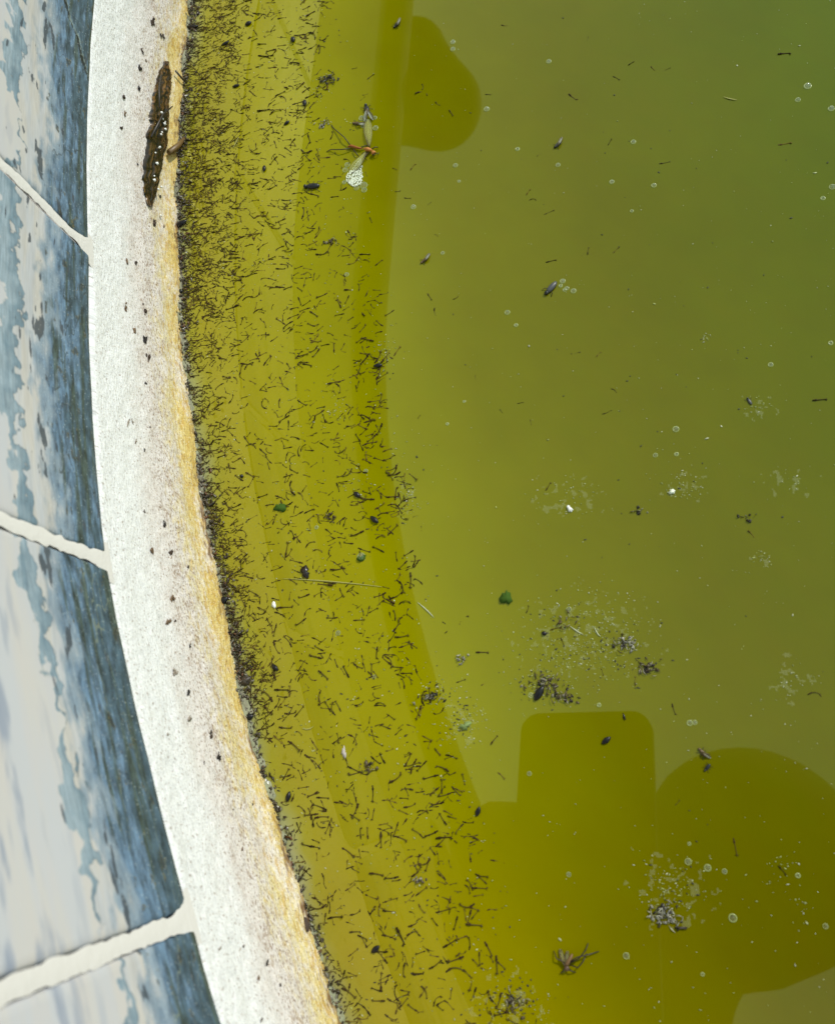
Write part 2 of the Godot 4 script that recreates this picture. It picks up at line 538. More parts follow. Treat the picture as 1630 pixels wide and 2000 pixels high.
# ---------------------------------------------------------------- water
func build_water() -> void:
	var xs := []
	var zs := []
	var x := -0.26
	while x < 0.30:
		xs.append(x)
		x += 0.004
	while x < 1.9:
		xs.append(x)
		x += 0.08
	var z := 0.22
	while z > -0.5:
		zs.append(z)
		z -= 0.004
	while z > -1.5:
		zs.append(z)
		z -= 0.08
	zs.reverse()
	z = 0.224
	while z < 0.7:
		zs.append(z)
		z += 0.08
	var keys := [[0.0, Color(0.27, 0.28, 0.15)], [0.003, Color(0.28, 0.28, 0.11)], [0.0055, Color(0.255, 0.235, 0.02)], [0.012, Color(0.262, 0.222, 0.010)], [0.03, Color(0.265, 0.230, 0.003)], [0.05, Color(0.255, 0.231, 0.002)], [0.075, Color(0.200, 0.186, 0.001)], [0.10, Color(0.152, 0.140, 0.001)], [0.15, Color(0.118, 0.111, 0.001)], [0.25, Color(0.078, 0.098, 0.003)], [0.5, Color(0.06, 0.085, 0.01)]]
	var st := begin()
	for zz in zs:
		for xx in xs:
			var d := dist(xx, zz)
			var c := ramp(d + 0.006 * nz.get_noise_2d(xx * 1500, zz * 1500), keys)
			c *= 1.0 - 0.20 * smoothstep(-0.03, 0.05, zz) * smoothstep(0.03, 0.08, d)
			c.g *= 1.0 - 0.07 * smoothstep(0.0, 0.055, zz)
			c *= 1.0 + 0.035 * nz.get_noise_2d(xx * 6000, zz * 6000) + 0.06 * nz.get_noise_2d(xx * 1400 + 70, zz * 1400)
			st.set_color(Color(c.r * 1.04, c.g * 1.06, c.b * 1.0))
			st.set_normal(Vector3.UP)
			st.add_vertex(Vector3(xx, 0, zz))
	var n := xs.size()
	for a in zs.size() - 1:
		for b in n - 1:
			var inside := false
			for q in [[a, b], [a + 1, b], [a, b + 1], [a + 1, b + 1]]:
				if dist(xs[q[1]], zs[q[0]]) > -0.006: inside = true
			if inside:
				for k in [a * n + b, a * n + b + 1, (a + 1) * n + b + 1, a * n + b, (a + 1) * n + b + 1, (a + 1) * n + b]: st.add_index(k)
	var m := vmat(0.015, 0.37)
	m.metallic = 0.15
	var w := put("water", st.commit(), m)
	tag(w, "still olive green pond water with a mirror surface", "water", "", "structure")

func build_ground() -> void:
	var st := begin()
	quad(st, Vector3(-60, -0.4, -60), Vector3(60, -0.4, -60), Vector3(60, -0.4, 60), Vector3(-60, -0.4, 60))
	var g := put("ground", done(st), mat(lin(0.28, 0.27, 0.24), 0.9))
	tag(g, "pale paving around the basin", "ground", "", "structure")

# ---------------------------------------------------------------- the person with the phone, seen only as a mirror image in the water
func build_person() -> void:
	var c := [mirrored(1015, 1385, LENS_Y), mirrored(1275, 1385, LENS_Y)]
	var across: Vector3 = (view * Vector3.RIGHT)
	var up: Vector3 = (view * Vector3.UP)
	var nrm: Vector3 = view * Vector3.BACK
	var root := base("phone", Vector3(0, LENS_Y, 0))
	tag(root, "dark phone held flat over the water, mirrored at the bottom", "phone")
	var wid := 0.0745
	var hgt := 0.160
	var lens_right := 0.0242
	var lens_top := 0.028
	# a slab with rounded corners just behind the lens
	var ring := []
	var rc := 0.011
	for q in [[1, 1, 0], [-1, 1, 90], [-1, -1, 180], [1, -1, 270]]:
		for k in 7:
			var f := deg_to_rad(q[2] + 15.0 * k)
			ring.append(Vector2(q[0] * (wid / 2 - rc) + cos(f) * rc, q[1] * (hgt / 2 - rc) + sin(f) * rc))
	var mid: Vector3 = across * (lens_right - wid / 2) * 1.0 + up * (lens_top - hgt / 2)
	var st := begin()
	for k in ring.size():
		var l := (k + 1) % ring.size()
		var a: Vector3 = mid + across * ring[k].x + up * ring[k].y
		var b: Vector3 = mid + across * ring[l].x + up * ring[l].y
		tri(st, mid + nrm * 0.006, b + nrm * 0.006, a + nrm * 0.006)
		tri(st, mid + nrm * 0.013, a + nrm * 0.013, b + nrm * 0.013)
		quad(st, a + nrm * 0.006, b + nrm * 0.006, b + nrm * 0.013, a + nrm * 0.013)
	put("case", done(st), mat(lin(0.012, 0.012, 0.014), 0.5), root)

	# body: smooth union of tapered capsules, meshed as one surface
	var head := Vector3(0.115, 0.52, 0.080)
	var bones := [
		[head + Vector3(0.0, 0.0, -0.004), head + Vector3(-0.012, 0.02, 0.012), 0.089, 0.084],
		[head + Vector3(-0.05, 0.05, 0.07), Vector3(0.0, 0.64, 0.34), 0.05, 0.06],
		[Vector3(-0.13, 0.62, 0.36), Vector3(0.13, 0.66, 0.43), 0.075, 0.07],
		[Vector3(0.02, 0.63, 0.40), Vector3(-0.10, 0.56, 0.72), 0.15, 0.15],
		[Vector3(-0.10, 0.56, 0.72), Vector3(-0.16, 0.50, 0.88), 0.15, 0.15],
		[Vector3(-0.15, 0.61, 0.36), Vector3(-0.20, 0.42, 0.26), 0.055, 0.045],
		[Vector3(-0.20, 0.42, 0.26), Vector3(-0.065, 0.262, 0.10), 0.044, 0.032],
		[Vector3(-0.065, 0.262, 0.10), Vector3(-0.052, 0.250, 0.055), 0.034, 0.030],
		[Vector3(-0.074, 0.243, 0.045), Vector3(-0.058, 0.232, 0.050), 0.012, 0.011],
		[Vector3(-0.055, 0.250, 0.105), Vector3(0.02, 0.250, 0.150), 0.024, 0.012],
		[Vector3(-0.24, 0.44, 0.88), Vector3(-0.26, 0.02, 0.80), 0.085, 0.06],
		[Vector3(-0.26, 0.02, 0.80), Vector3(-0.28, -0.34, 0.95), 0.06, 0.045],
		[Vector3(-0.06, 0.44, 0.92), Vector3(-0.02, 0.02, 0.86), 0.085, 0.06],
		[Vector3(-0.02, 0.02, 0.86), Vector3(-0.03, -0.34, 1.02), 0.06, 0.045],
		[Vector3(-0.28, -0.365, 0.96), Vector3(-0.28, -0.375, 0.82), 0.04, 0.03],
		[Vector3(-0.03, -0.365, 1.03), Vector3(-0.02, -0.375, 0.89), 0.04, 0.03],
	]
	var p := base("person")
	tag(p, "person leaning over the basin holding up a phone, seen as a dark mirror image", "person")
	put("body", surface(bones, 0.013, 0.02), mat(lin(0.02, 0.02, 0.025), 0.85), p)
	# a rounded shape added on the coping so its mirror image darkens the water
	var tip := 0.335
	var q0 := mirrored(858, 206, tip)
	var sky_blocker := put("added_sky_blocker", surface([[Vector3.ZERO, mirrored(812, 100, tip) - q0, 0.037, 0.026], [mirrored(812, 100, tip) - q0, mirrored(750, 120, tip) - q0, 0.026, 0.026], [Vector3.ZERO, mirrored(730, 205, tip) - q0, 0.034, 0.034]], 0.006, 0.01), mat(lin(0.05, 0.05, 0.05), 0.8))
	sky_blocker.position = q0
	tag(sky_blocker, "smooth dark shape added on the coping for its mirror image", "sky_blocker")

func surface(bones: Array, cell: float, blend: float) -> ArrayMesh:
	var field := {}
	var reach := 0.0
	for b in bones:
		var a0: Vector3 = b[0]
		var b0: Vector3 = b[1]
		var pad: float = maxf(b[2], b[3]) + blend + cell * 2
		var lo := ((a0.min(b0) - Vector3.ONE * pad) / cell).floor()
		var hi := ((a0.max(b0) + Vector3.ONE * pad) / cell).ceil()
		var ab := b0 - a0
		var len2 := maxf(ab.length_squared(), 1e-9)
		for i in range(int(lo.x), int(hi.x) + 1):
			for j in range(int(lo.y), int(hi.y) + 1):
				for k in range(int(lo.z), int(hi.z) + 1):
					var q := Vector3(i, j, k) * cell
					var f := clampf((q - a0).dot(ab) / len2, 0, 1)
					var d: float = q.distance_to(a0 + ab * f) - lerpf(b[2], b[3], f)
					if d > pad: continue
					var key := Vector3i(i, j, k)
					var old: float = field.get(key, 1.0)
					var hh := clampf(0.5 + 0.5 * (old - d) / blend, 0, 1)
					field[key] = lerpf(old, d, hh) - blend * hh * (1 - hh) if old < 1.0 else d
	var verts := {}
	var corners := [Vector3i(0, 0, 0), Vector3i(1, 0, 0), Vector3i(0, 1, 0), Vector3i(1, 1, 0), Vector3i(0, 0, 1), Vector3i(1, 0, 1), Vector3i(0, 1, 1), Vector3i(1, 1, 1)]
	for key in field:
		var lo := 9.0
		var hi := -9.0
		var sum := Vector3.ZERO
		var cnt := 0
		if absf(field[key]) > cell * 2.0: continue
		var vals := []
		for o in corners:
			var v: float = field.get(key + o, 1.0)
			vals.append(v)
			lo = minf(lo, v)
			hi = maxf(hi, v)
		if lo > 0 or hi <= 0: continue
		for a in 8:
			for b in range(a + 1, 8):
				if (corners[a] - corners[b]).length_squared() != 1: continue
				if (vals[a] > 0) != (vals[b] > 0):
					sum += Vector3(corners[a]).lerp(Vector3(corners[b]), vals[a] / (vals[a] - vals[b]))
					cnt += 1
		verts[key] = (Vector3(key) + sum / maxf(cnt, 1)) * cell
	var st := begin()
	var axes := [Vector3i(1, 0, 0), Vector3i(0, 1, 0), Vector3i(0, 0, 1)]
	for key in verts:
		for ax in 3:
			var u: Vector3i = axes[(ax + 1) % 3]
			var w: Vector3i = axes[(ax + 2) % 3]
			var a: float = field.get(key, 1.0)
			var b: float = field.get(key + axes[ax], 1.0)
			if (a > 0) == (b > 0): continue
			if not (verts.has(key - u) and verts.has(key - w) and verts.has(key - u - w)): continue
			var q := [verts[key], verts[key - u], verts[key - u - w], verts[key - w]]
			if a > 0: quad(st, q[0], q[1], q[2], q[3])
			else: quad(st, q[3], q[2], q[1], q[0])
	return done(st)

# ---------------------------------------------------------------- dirt on the wall and along the waterline
func on(px: float, py: float, off := 0.0) -> Vector3:
	var q := on_wall(px, py)
	return wall(q.x, q.y, off)

func build_wall_dirt() -> void:
	# the brown husk stuck to the plaster
	var o := on(305, 265)
	var root := base("seed_husk", o)
	tag(root, "long wet brown seed husk stuck lengthways to the plaster band", "husk")
	var left := [Vector2(319, 120), Vector2(309, 140), Vector2(300, 165), Vector2(296, 190), Vector2(291, 220), Vector2(291, 238), Vector2(284, 262), Vector2(283, 290), Vector2(279, 320), Vector2(277, 350), Vector2(279, 378), Vector2(287, 404)]
	var right := [Vector2(324, 121), Vector2(331, 142), Vector2(333, 165), Vector2(331, 190), Vector2(329, 218), Vector2(326, 243), Vector2(325, 268), Vector2(321, 292), Vector2(317, 318), Vector2(312, 345), Vector2(305, 372), Vector2(293, 405)]
	var st := begin()
	var rows := []
	for k in 100:
		var f := k / 99.0 * 11.0
		var i := mini(int(f), 10)
		var a: Vector2 = left[i].lerp(left[i + 1], f - i)
		var b: Vector2 = right[i].lerp(right[i + 1], f - i)
		a.x += 4.0 * nz.get_noise_2d(k * 14.0, 5)
		b.x += 4.0 * nz.get_noise_2d(k * 14.0, 95)
		var row := []
		for j in 22:
			var g := j / 21.0
			var p: Vector2 = a.lerp(b, g)
			var off := 0.0015 * pow(sin(PI * g), 0.5) * (0.5 + 0.5 * sin(PI * clampf(k / 99.0, 0.05, 0.95)))
			var ridge := nz.get_noise_2d(k * 3.0 + 400, j * 42.0)
			off += 0.0007 * ridge + 0.0004 * nz.get_noise_2d(k * 24.0, j * 60.0) + 0.0003
			var fold := absf(g - 0.5 - 0.16 * sin(k * 0.06))
			off -= 0.0007 * exp(-pow(fold / 0.07, 2))
			var c := Color(0.022, 0.014, 0.007).lerp(Color(0.15, 0.085, 0.025), clampf(ridge * 1.9 + 0.12, 0, 1))
			if k < 36: c = c.lerp(Color(0.22, 0.11, 0.03), clampf(0.25 + ridge, 0, 0.55))
			if nz.get_noise_2d(k * 22.0, j * 50.0 + 800) > 0.12 or fold < 0.05: c = Color(0.010, 0.008, 0.006)
			row.append([on(p.x, p.y, off) - o, c])
		rows.append(row)
	for k in rows.size() - 1:
		for j in 21:
			for v in [rows[k][j], rows[k][j + 1], rows[k + 1][j + 1], rows[k][j], rows[k + 1][j + 1], rows[k + 1][j]]:
				st.set_color(v[1])
				st.add_vertex(v[0])
	put("shell", done(st), vmat(0.32, 0.5), root)
	# loose fibres and the torn stub
	for e in [[[Vector2(306, 150), Vector2(296, 178), Vector2(292, 215)], 0.0005], [[Vector2(320, 300), Vector2(334, 288), Vector2(344, 272)], 0.0011], [[Vector2(333, 140), Vector2(343, 158), Vector2(357, 176)], 0.0004], [[Vector2(285, 270), Vector2(303, 228), Vector2(318, 212)], 0.0004]]:
		st = begin()
		var pts := []
		var rr := []
		for k in 3:
			pts.append(on(e[0][k].x, e[0][k].y, 0.0022 + 0.001 * k) - o)
			rr.append(e[1] * (1.0 if k < 2 else 0.5))
		tube(st, pts, rr, 6)
		put("fibre", done(st), mat(lin(0.13, 0.075, 0.02) if e[1] > 0.0006 else lin(0.02, 0.014, 0.008), 0.45), root)
	var grain := begin()
	lump(grain, Vector3.ZERO, Vector3(0.0006, 0.0006, 0.0006), 0, 0.25, 3, 5, 7)
	var gmesh := done(grain)
	for e in [[306, 226], [308, 233], [313, 236], [309, 243], [304, 268], [303, 285], [301, 296], [296, 305], [299, 318], [291, 345], [301, 366], [296, 358], [305, 374], [311, 248], [306, 258], [308, 420]]:
		var g := put("white_grain", gmesh, mats.white, root)
		g.position = on(e[0] + rng.randfn(0, 2.5), e[1] + rng.randfn(0, 4.0), 0.0022 if e[1] < 400 else 0.0008) - o
		g.scale = Vector3.ONE * rng.randf_range(0.45, 1.05)
	# crumbs of dirt: place in the photograph, size in its pixels, how long, tone
	var crumbs := [
		[296, 43, 9, 1.6, 0], [277, 103, 7, 1.0, 0], [270, 132, 8, 1.2, 1], [283, 118, 5, 1.0, 2], [312, 68, 5, 1.0, 1], [318, 72, 5, 1.2, 0], [240, 190, 8, 1.3, 0], [242, 222, 6, 2.6, 2], [235, 250, 7, 1.2, 0], [270, 172, 6, 1.8, 1], [267, 322, 4, 1.0, 1], [311, 385, 4, 1.0, 1], [300, 437, 9, 1.4, 0], [318, 443, 6, 1.0, 2],
		[264, 516, 6, 1.2, 0], [246, 512, 6, 2.0, 2], [243, 602, 8, 2.6, 2], [283, 609, 9, 1.2, 0], [278, 594, 4, 1.0, 1], [261, 650, 10, 1.0, 2], [281, 666, 11, 1.3, 1], [288, 698, 9, 1.9, 0], [282, 748, 6, 1.8, 1], [247, 830, 4, 7.0, 3], [257, 826, 5, 4.0, 2], [263, 862, 4, 4.0, 2], [290, 835, 4, 1.0, 0], [279, 878, 4, 2.2, 1], [279, 1000, 5, 1.8, 0],
		[319, 1028, 9, 1.3, 1], [294, 1077, 10, 1.0, 2], [330, 1080, 15, 1.1, 0], [365, 1108, 6, 1.6, 0], [333, 1172, 12, 1.0, 2], [325, 1216, 11, 1.4, 2], [340, 1213, 6, 1.4, 0], [368, 1264, 6, 1.0, 1], [338, 1316, 12, 1.3, 3], [365, 1356, 8, 1.8, 1], [367, 1406, 11, 1.3, 3], [409, 1440, 11, 1.6, 0], [424, 1482, 11, 1.3, 1], [325, 1436, 6, 1.0, 3], [396, 1490, 5, 1.0, 0], [452, 1583, 5, 1.2, 0], [491, 1572, 5, 1.0, 1], [470, 1660, 6, 1.0, 2],
		[518, 1882, 8, 1.0, 1], [472, 1850, 6, 1.2, 0], [502, 1912, 8, 1.2, 2], [426, 1854, 6, 1.0, 3], [508, 1992, 6, 1.0, 0], [545, 1925, 5, 1.0, 0]]
	var zone_names := ["beside the long husk", "along the upper whole tile", "along the lower long tile", "below the lowest grout joint"]
	var counts := [0, 0, 0, 0]
	var ordinals := ["topmost", "second", "third", "fourth", "fifth", "sixth", "seventh", "eighth", "ninth", "tenth", "eleventh", "twelfth", "thirteenth", "fourteenth", "fifteenth", "sixteenth", "seventeenth", "eighteenth", "nineteenth", "twentieth"]
	crumbs.sort_custom(func(a, b): return a[1] < b[1])
	var tones := ["brown", "black", "rusty", "pale grey"]
	for e in crumbs:
		var zone := 0 if e[1] < 450 else 1 if e[1] < 1010 else 2 if e[1] < 1700 else 3
		var q := on_wall(e[0], e[1])
		var pos := wall(q.x, q.y, 0.0005)
		var r := pos.distance_to(Vector3(0, LENS_Y, 0)) / FOCAL * float(e[2]) / 2
		st = begin()
		var bits := 3 if e[2] < 8 else 9
		for k in bits:
			var w := Vector3(0, rng.randfn(0, 0.5) * r, rng.randfn(0, 0.5) * r * e[3]) * (1.0 if k > 0 else 0.0)
			var rr := r * (rng.randf_range(0.35, 0.75) if bits == 3 else rng.randf_range(0.18, 0.55))
			lump(st, w, Vector3(rr * 0.6, rr, rr * (e[3] if k == 0 else 1.3)), 0.0, 0.9, int(e[0]) + k * 7, 5, 7)
		var c := put("dirt_crumb", done(st), mats.crumb[e[4]])
		c.position = pos
		c.rotation = Vector3(rng.randf_range(-0.4, 0.4), 0, 0)
		tag(c, "%s dirt crumb on the plaster, %s down %s" % [tones[e[4]], ordinals[counts[zone]], zone_names[zone]], "dirt crumb", "dirt crumbs on the plaster band")
		counts[zone] += 1
	# the skin of slime along the waterline: brown and thick above, thin and grey-green further down
	st = begin()
	var prev := []
	for k in 520:
		var py := lerpf(-300, 2300, k / 519.0)
		var e := along_water(py)
		var thick := lerp_list(py, [Vector2(0, 0.6), Vector2(300, 1.0), Vector2(600, 0.9), Vector2(700, 0.5), Vector2(1000, 0.8), Vector2(1350, 0.7), Vector2(1450, 0.35), Vector2(2000, 0.3)])
		var out := 0.0024 + 0.0018 * nz.get_noise_2d(k * 11.0, 500) + 0.0012 * nz.get_noise_2d(k * 50.0, 900)
		var row := []
		for q in 9:
			var f := q / 8.0
			var rise := 0.0016 * pow(1.0 - f, 2.0) + 0.00008 + 0.0005 * thick * maxf(0.0, nz.get_noise_2d(k * 32.0, q * 65.0)) * (1.0 - f)
			var mottle := nz.get_noise_2d(k * 26.0 + 70, q * 75.0)
			var c := Color(0.27, 0.285, 0.17).lerp(Color(0.10, 0.082, 0.052), clampf(thick * (0.7 + mottle * 1.6), 0, 1))
			c = c.lerp(Color(0.30, 0.28, 0.22), clampf(nz.get_noise_2d(k * 40.0, q * 120.0 + 600) * 1.5 - 0.2, 0, 0.7))
			row.append([wall(e.x, rise if q < 8 else -0.0003, 0.0012 + (out - 0.0008) * f), c])
		if k > 0:
			for q in 8:
				for v in [prev[q], prev[q + 1], row[q + 1], prev[q], row[q + 1], row[q]]:
					st.set_color(v[1])
					st.add_vertex(v[0])
		prev = row
	var slime := put("slime_skin", done(st), vmat(0.5, 0.3))
	tag(slime, "wet grey-brown slime skin following the waterline of the wall", "", "", "stuff")
	# grime at the waterline: countless flecks
	var meshes := []
	for k in 4:
		st = begin()
		lump(st, Vector3.ZERO, Vector3(1.2, 0.35, 0.5), 0, 0.9, k * 5 + 1, 5, 7)
		meshes.append(done(st))
	for k in 4:
		var place := []
		var tint := []
		for i in 4300:
			var py := rng.randf_range(-240, 2240)
			var dense := lerp_list(py, [Vector2(0, 0.7), Vector2(350, 1.0), Vector2(600, 0.9), Vector2(680, 0.3), Vector2(880, 0.3), Vector2(980, 0.8), Vector2(1080, 0.45), Vector2(1190, 0.9), Vector2(1340, 0.8), Vector2(1420, 0.3), Vector2(1620, 0.35), Vector2(2000, 0.2)])
			if rng.randf() > dense * (0.55 + 1.2 * nz.get_noise_2d(py * 3.0, k * 100.0)): continue
			var e := along_water(py)
			var s := e.x
			var d := absf(rng.randfn(0.0014, 0.0026 if dense > 0.5 else 0.0014))
			var p := wall(s, rng.randf_range(-0.0001, 0.0008) + maxf(0.0, 0.0022 - d) * rng.randf_range(0, 1.3), d)
			var z := rng.randf_range(0.00015, 0.0006) * (1.7 if rng.randf() < 0.1 else 1.0)
			place.append(Transform3D(Basis.from_euler(Vector3(rng.randf_range(-0.6, 0.6), rng.randf() * TAU, rng.randf_range(-0.6, 0.6))).scaled(Vector3(z, z, z)), p))
			var t := rng.randf()
			tint.append(Color(0.035, 0.024, 0.012) if t < 0.45 else Color(0.075, 0.058, 0.034) if t < 0.80 else Color(0.16, 0.145, 0.11) if t < 0.90 else Color(0.11, 0.045, 0.014) if t < 0.985 else Color(0.6, 0.58, 0.5))
		swarm("waterline_grime", meshes[k], vmat(0.35), place, tint, "brown and grey grime gathered along the waterline" if k == 0 else "more grime along the waterline of the wall")

func along_water(py: float) -> Vector2:                       # where the waterline lies at that height of the photograph
	var lo := 150.0
	var hi := 800.0
	for i in 30:
		var m := (lo + hi) / 2
		var q := at(m, py)
		if dist(q.x, q.z) < 0.0: lo = m
		else: hi = m
	var p := at(hi, py)
	return Vector2(along(p.x, p.z), hi)

func swarm(called: String, mesh: Mesh, m: Material, place: Array, tint: Array, label: String) -> void:
	var mm := MultiMesh.new()
	mm.transform_format = MultiMesh.TRANSFORM_3D
	mm.use_colors = true
	mm.mesh = mesh
	mm.instance_count = place.size()
	for i in place.size():
		mm.set_instance_transform(i, place[i])
		mm.set_instance_color(i, tint[i])
	var o := MultiMeshInstance3D.new()
	o.name = numbered(called)
	o.multimesh = mm
	o.material_override = m
	add_child(o, true)
	tag(o, label, "", "", "stuff")

# ---------------------------------------------------------------- insects
func strand(root: Node3D, called: String, pts: Array, r0: float, r1: float, m: Material) -> void:
	var st := begin()
	var ps := []
	var rs := []
	for i in pts.size():
		ps.append(at(pts[i].x, pts[i].y, pts[i].z) - root.position)
		rs.append(lerpf(r0, r1, i / float(pts.size() - 1)))
	tube(st, ps, rs, 5)
	put(called, done(st), m, root)

# a wing from root to tip (pixels of the photograph), wide in the outer half, with veins as a part of it
func wing(root: Node3D, a: Vector2, b: Vector2, wide: float, m: Material, vm: Material, h := 0.0006) -> void:
	var st := begin()
	var n := (b - a).orthogonal().normalized()
	var row0 := []
	for k in 13:
		var f := k / 12.0
		var c := a.lerp(b, f)
		var w := wide * pow(sin(PI * clampf(f * 0.93 + 0.03, 0, 1)), 0.7) * (0.35 + 0.75 * f)
		var y := h + 0.0004 * sin(f * 5.0)
		var p := at(c.x + n.x * w * 0.55, c.y + n.y * w * 0.55, y) - root.position
		var q := at(c.x - n.x * w * 0.45, c.y - n.y * w * 0.45, y + 0.0002) - root.position
		if k > 0:
			quad(st, row0[0], row0[1], q, p)
			quad(st, p - Vector3(0, 0.00005, 0), q - Vector3(0, 0.00005, 0), row0[1] - Vector3(0, 0.00005, 0), row0[0] - Vector3(0, 0.00005, 0))
		row0 = [p, q]
	var o := put("wing", done(st), m, root)
	st = begin()
	for v in [[0.52, 0.52], [-0.42, -0.40], [0.12, 0.2], [-0.1, -0.2], [0.3, 0.42]]:
		var ps := []
		var rs := []
		for k in 8:
			var f := k / 7.0 * 0.97
			var c := a.lerp(b, f)
			var w: float = wide * pow(sin(PI * clampf(f * 0.93 + 0.03, 0, 1)), 0.7) * (0.35 + 0.75 * f) * lerpf(v[0], v[1], f)
			ps.append(at(c.x + n.x * w, c.y + n.y * w, h + 0.0004 * sin(f * 5.0) + 0.00012) - root.position)
			rs.append(0.00006 if absf(v[0]) < 0.4 else 0.00012)
		tube(st, ps, rs, 4)
	put("vein", done(st), vm, o)

func build_insects() -> void:
	var orange := mat(lin(0.48, 0.19, 0.05), 0.5, 0.3)
	var rust := mat(lin(0.26, 0.085, 0.02), 0.5, 0.3)
	var legm := mat(lin(0.03, 0.02, 0.006), 0.5)
	var veinm := mat(lin(0.09, 0.065, 0.02), 0.5)
	var wingm := mat(Color(0.78, 0.78, 0.45, 0.26), 0.3)
	wingm.transparency = BaseMaterial3D.TRANSPARENCY_ALPHA
	# the orange fly with spread wings
	var f := base("crane_fly", at(706, 291))
	tag(f, "drowned orange long-legged fly with spread clear wings, lying on the water", "fly")
	var st := begin()
	var ps := []
	for q in [Vector2(679, 287), Vector2(685, 285), Vector2(692, 287), Vector2(699, 289), Vector2(706, 290)]: ps.append(at(q.x, q.y, 0.0008) - f.position)
	tube(st, ps, [0.0002, 0.00055, 0.0005, 0.00042, 0.0003], 8)
	put("abdomen", done(st), rust, f)
	st = begin()
	lump(st, at(718, 292, 0.001) - f.position, Vector3(0.0018, 0.0008, 0.0007), -0.35, 0.2, 2, 8, 10)
	put("thorax", done(st), orange, f)
	st = begin()
	lump(st, at(729, 298, 0.001) - f.position, Vector3(0.0009, 0.0007, 0.0007), 0, 0.2, 8, 7, 8)
	put("head", done(st), orange, f)
	wing(f, Vector2(721, 289), Vector2(718, 232), 21, wingm, veinm)
	wing(f, Vector2(716, 296), Vector2(682, 337), 21, wingm, veinm)
	for leg in [[Vector3(684, 284, 0.0008), Vector3(672, 268, 0.0016), Vector3(652, 251, 0.0004), Vector3(647, 244, 0.0002)], [Vector3(684, 290, 0.0008), Vector3(665, 292, 0.0014), Vector3(646, 292, 0.0005), Vector3(638, 296, 0.0002)], [Vector3(690, 292, 0.0008), Vector3(696, 300, 0.001), Vector3(701, 306, 0.0003)], [Vector3(706, 288, 0.0008), Vector3(712, 285, 0.001), Vector3(717, 284, 0.0003)], [Vector3(720, 297, 0.0008), Vector3(711, 307, 0.001), Vector3(715, 312, 0.0003)], [Vector3(726, 291, 0.0008), Vector3(733, 287, 0.0012), Vector3(738, 288, 0.0003)]]:
		strand(f, "leg", leg, 0.00022, 0.00015, legm)
	strand(f, "antenna", [Vector3(731, 300, 0.001), Vector3(735, 299, 0.0012), Vector3(738, 301, 0.001), Vector3(740, 297, 0.0006)], 0.00016, 0.00012, legm)
	strand(f, "antenna", [Vector3(727, 302, 0.001), Vector3(731, 302, 0.0012), Vector3(734, 303, 0.0008)], 0.00016, 0.00012, legm)
	# the mosquito near the bottom
	var m := base("mosquito", at(1110, 1882))
	tag(m, "drowned brown mosquito with long trailing legs near the bottom edge", "mosquito")
	st = begin()
	tube(st, [at(1103, 1886, 0.0008) - m.position, at(1107, 1882, 0.0010) - m.position, at(1111, 1876, 0.0010) - m.position, at(1115, 1868, 0.0009) - m.position, at(1117, 1863, 0.0007) - m.position], [0.0002, 0.0005, 0.0005, 0.0004, 0.0002], 8)
	put("abdomen", done(st), mat(lin(0.16, 0.085, 0.03), 0.5), m)
	st = begin()
	lump(st, at(1106, 1891, 0.0009) - m.position, Vector3(0.0007, 0.0006, 0.0007), 0.5, 0.25, 5, 7, 8)
	put("thorax", done(st), mat(lin(0.07, 0.035, 0.015), 0.5), m)
	wing(m, Vector2(1103, 1889), Vector2(1093, 1853), 9, wingm, veinm)
	wing(m, Vector2(1105, 1888), Vector2(1108, 1857), 8, wingm, veinm)
	for leg in [[Vector3(1110, 1880, 0.001), Vector3(1125, 1870, 0.0022), Vector3(1150, 1864, 0.001), Vector3(1169, 1858, 0.0003)], [Vector3(1110, 1882, 0.001), Vector3(1130, 1872, 0.0018), Vector3(1143, 1856, 0.0008), Vector3(1148, 1842, 0.0003)], [Vector3(1112, 1884, 0.001), Vector3(1128, 1890, 0.0015), Vector3(1138, 1878, 0.001), Vector3(1145, 1862, 0.0003)], [Vector3(1106, 1890, 0.001), Vector3(1116, 1897, 0.0012), Vector3(1124, 1899, 0.0003)], [Vector3(1104, 1890, 0.001), Vector3(1099, 1897, 0.0012), Vector3(1094, 1901, 0.0003)], [Vector3(1102, 1880, 0.001), Vector3(1086, 1872, 0.0012), Vector3(1081, 1857, 0.0003)]]:
		strand(m, "leg", leg, 0.00018, 0.00012, legm)
	# smaller flies and beetles: [x, y, length, turn in the picture, tone, label, category, legs, wings]
	var black := mat(lin(0.008, 0.008, 0.009), 0.3)
	var dusk := mat(lin(0.06, 0.06, 0.06), 0.4)
	var brown := mat(lin(0.10, 0.06, 0.02), 0.5)
	var clear := mat(Color(0.75, 0.78, 0.72, 0.35), 0.3)
	clear.transparency = BaseMaterial3D.TRANSPARENCY_ALPHA
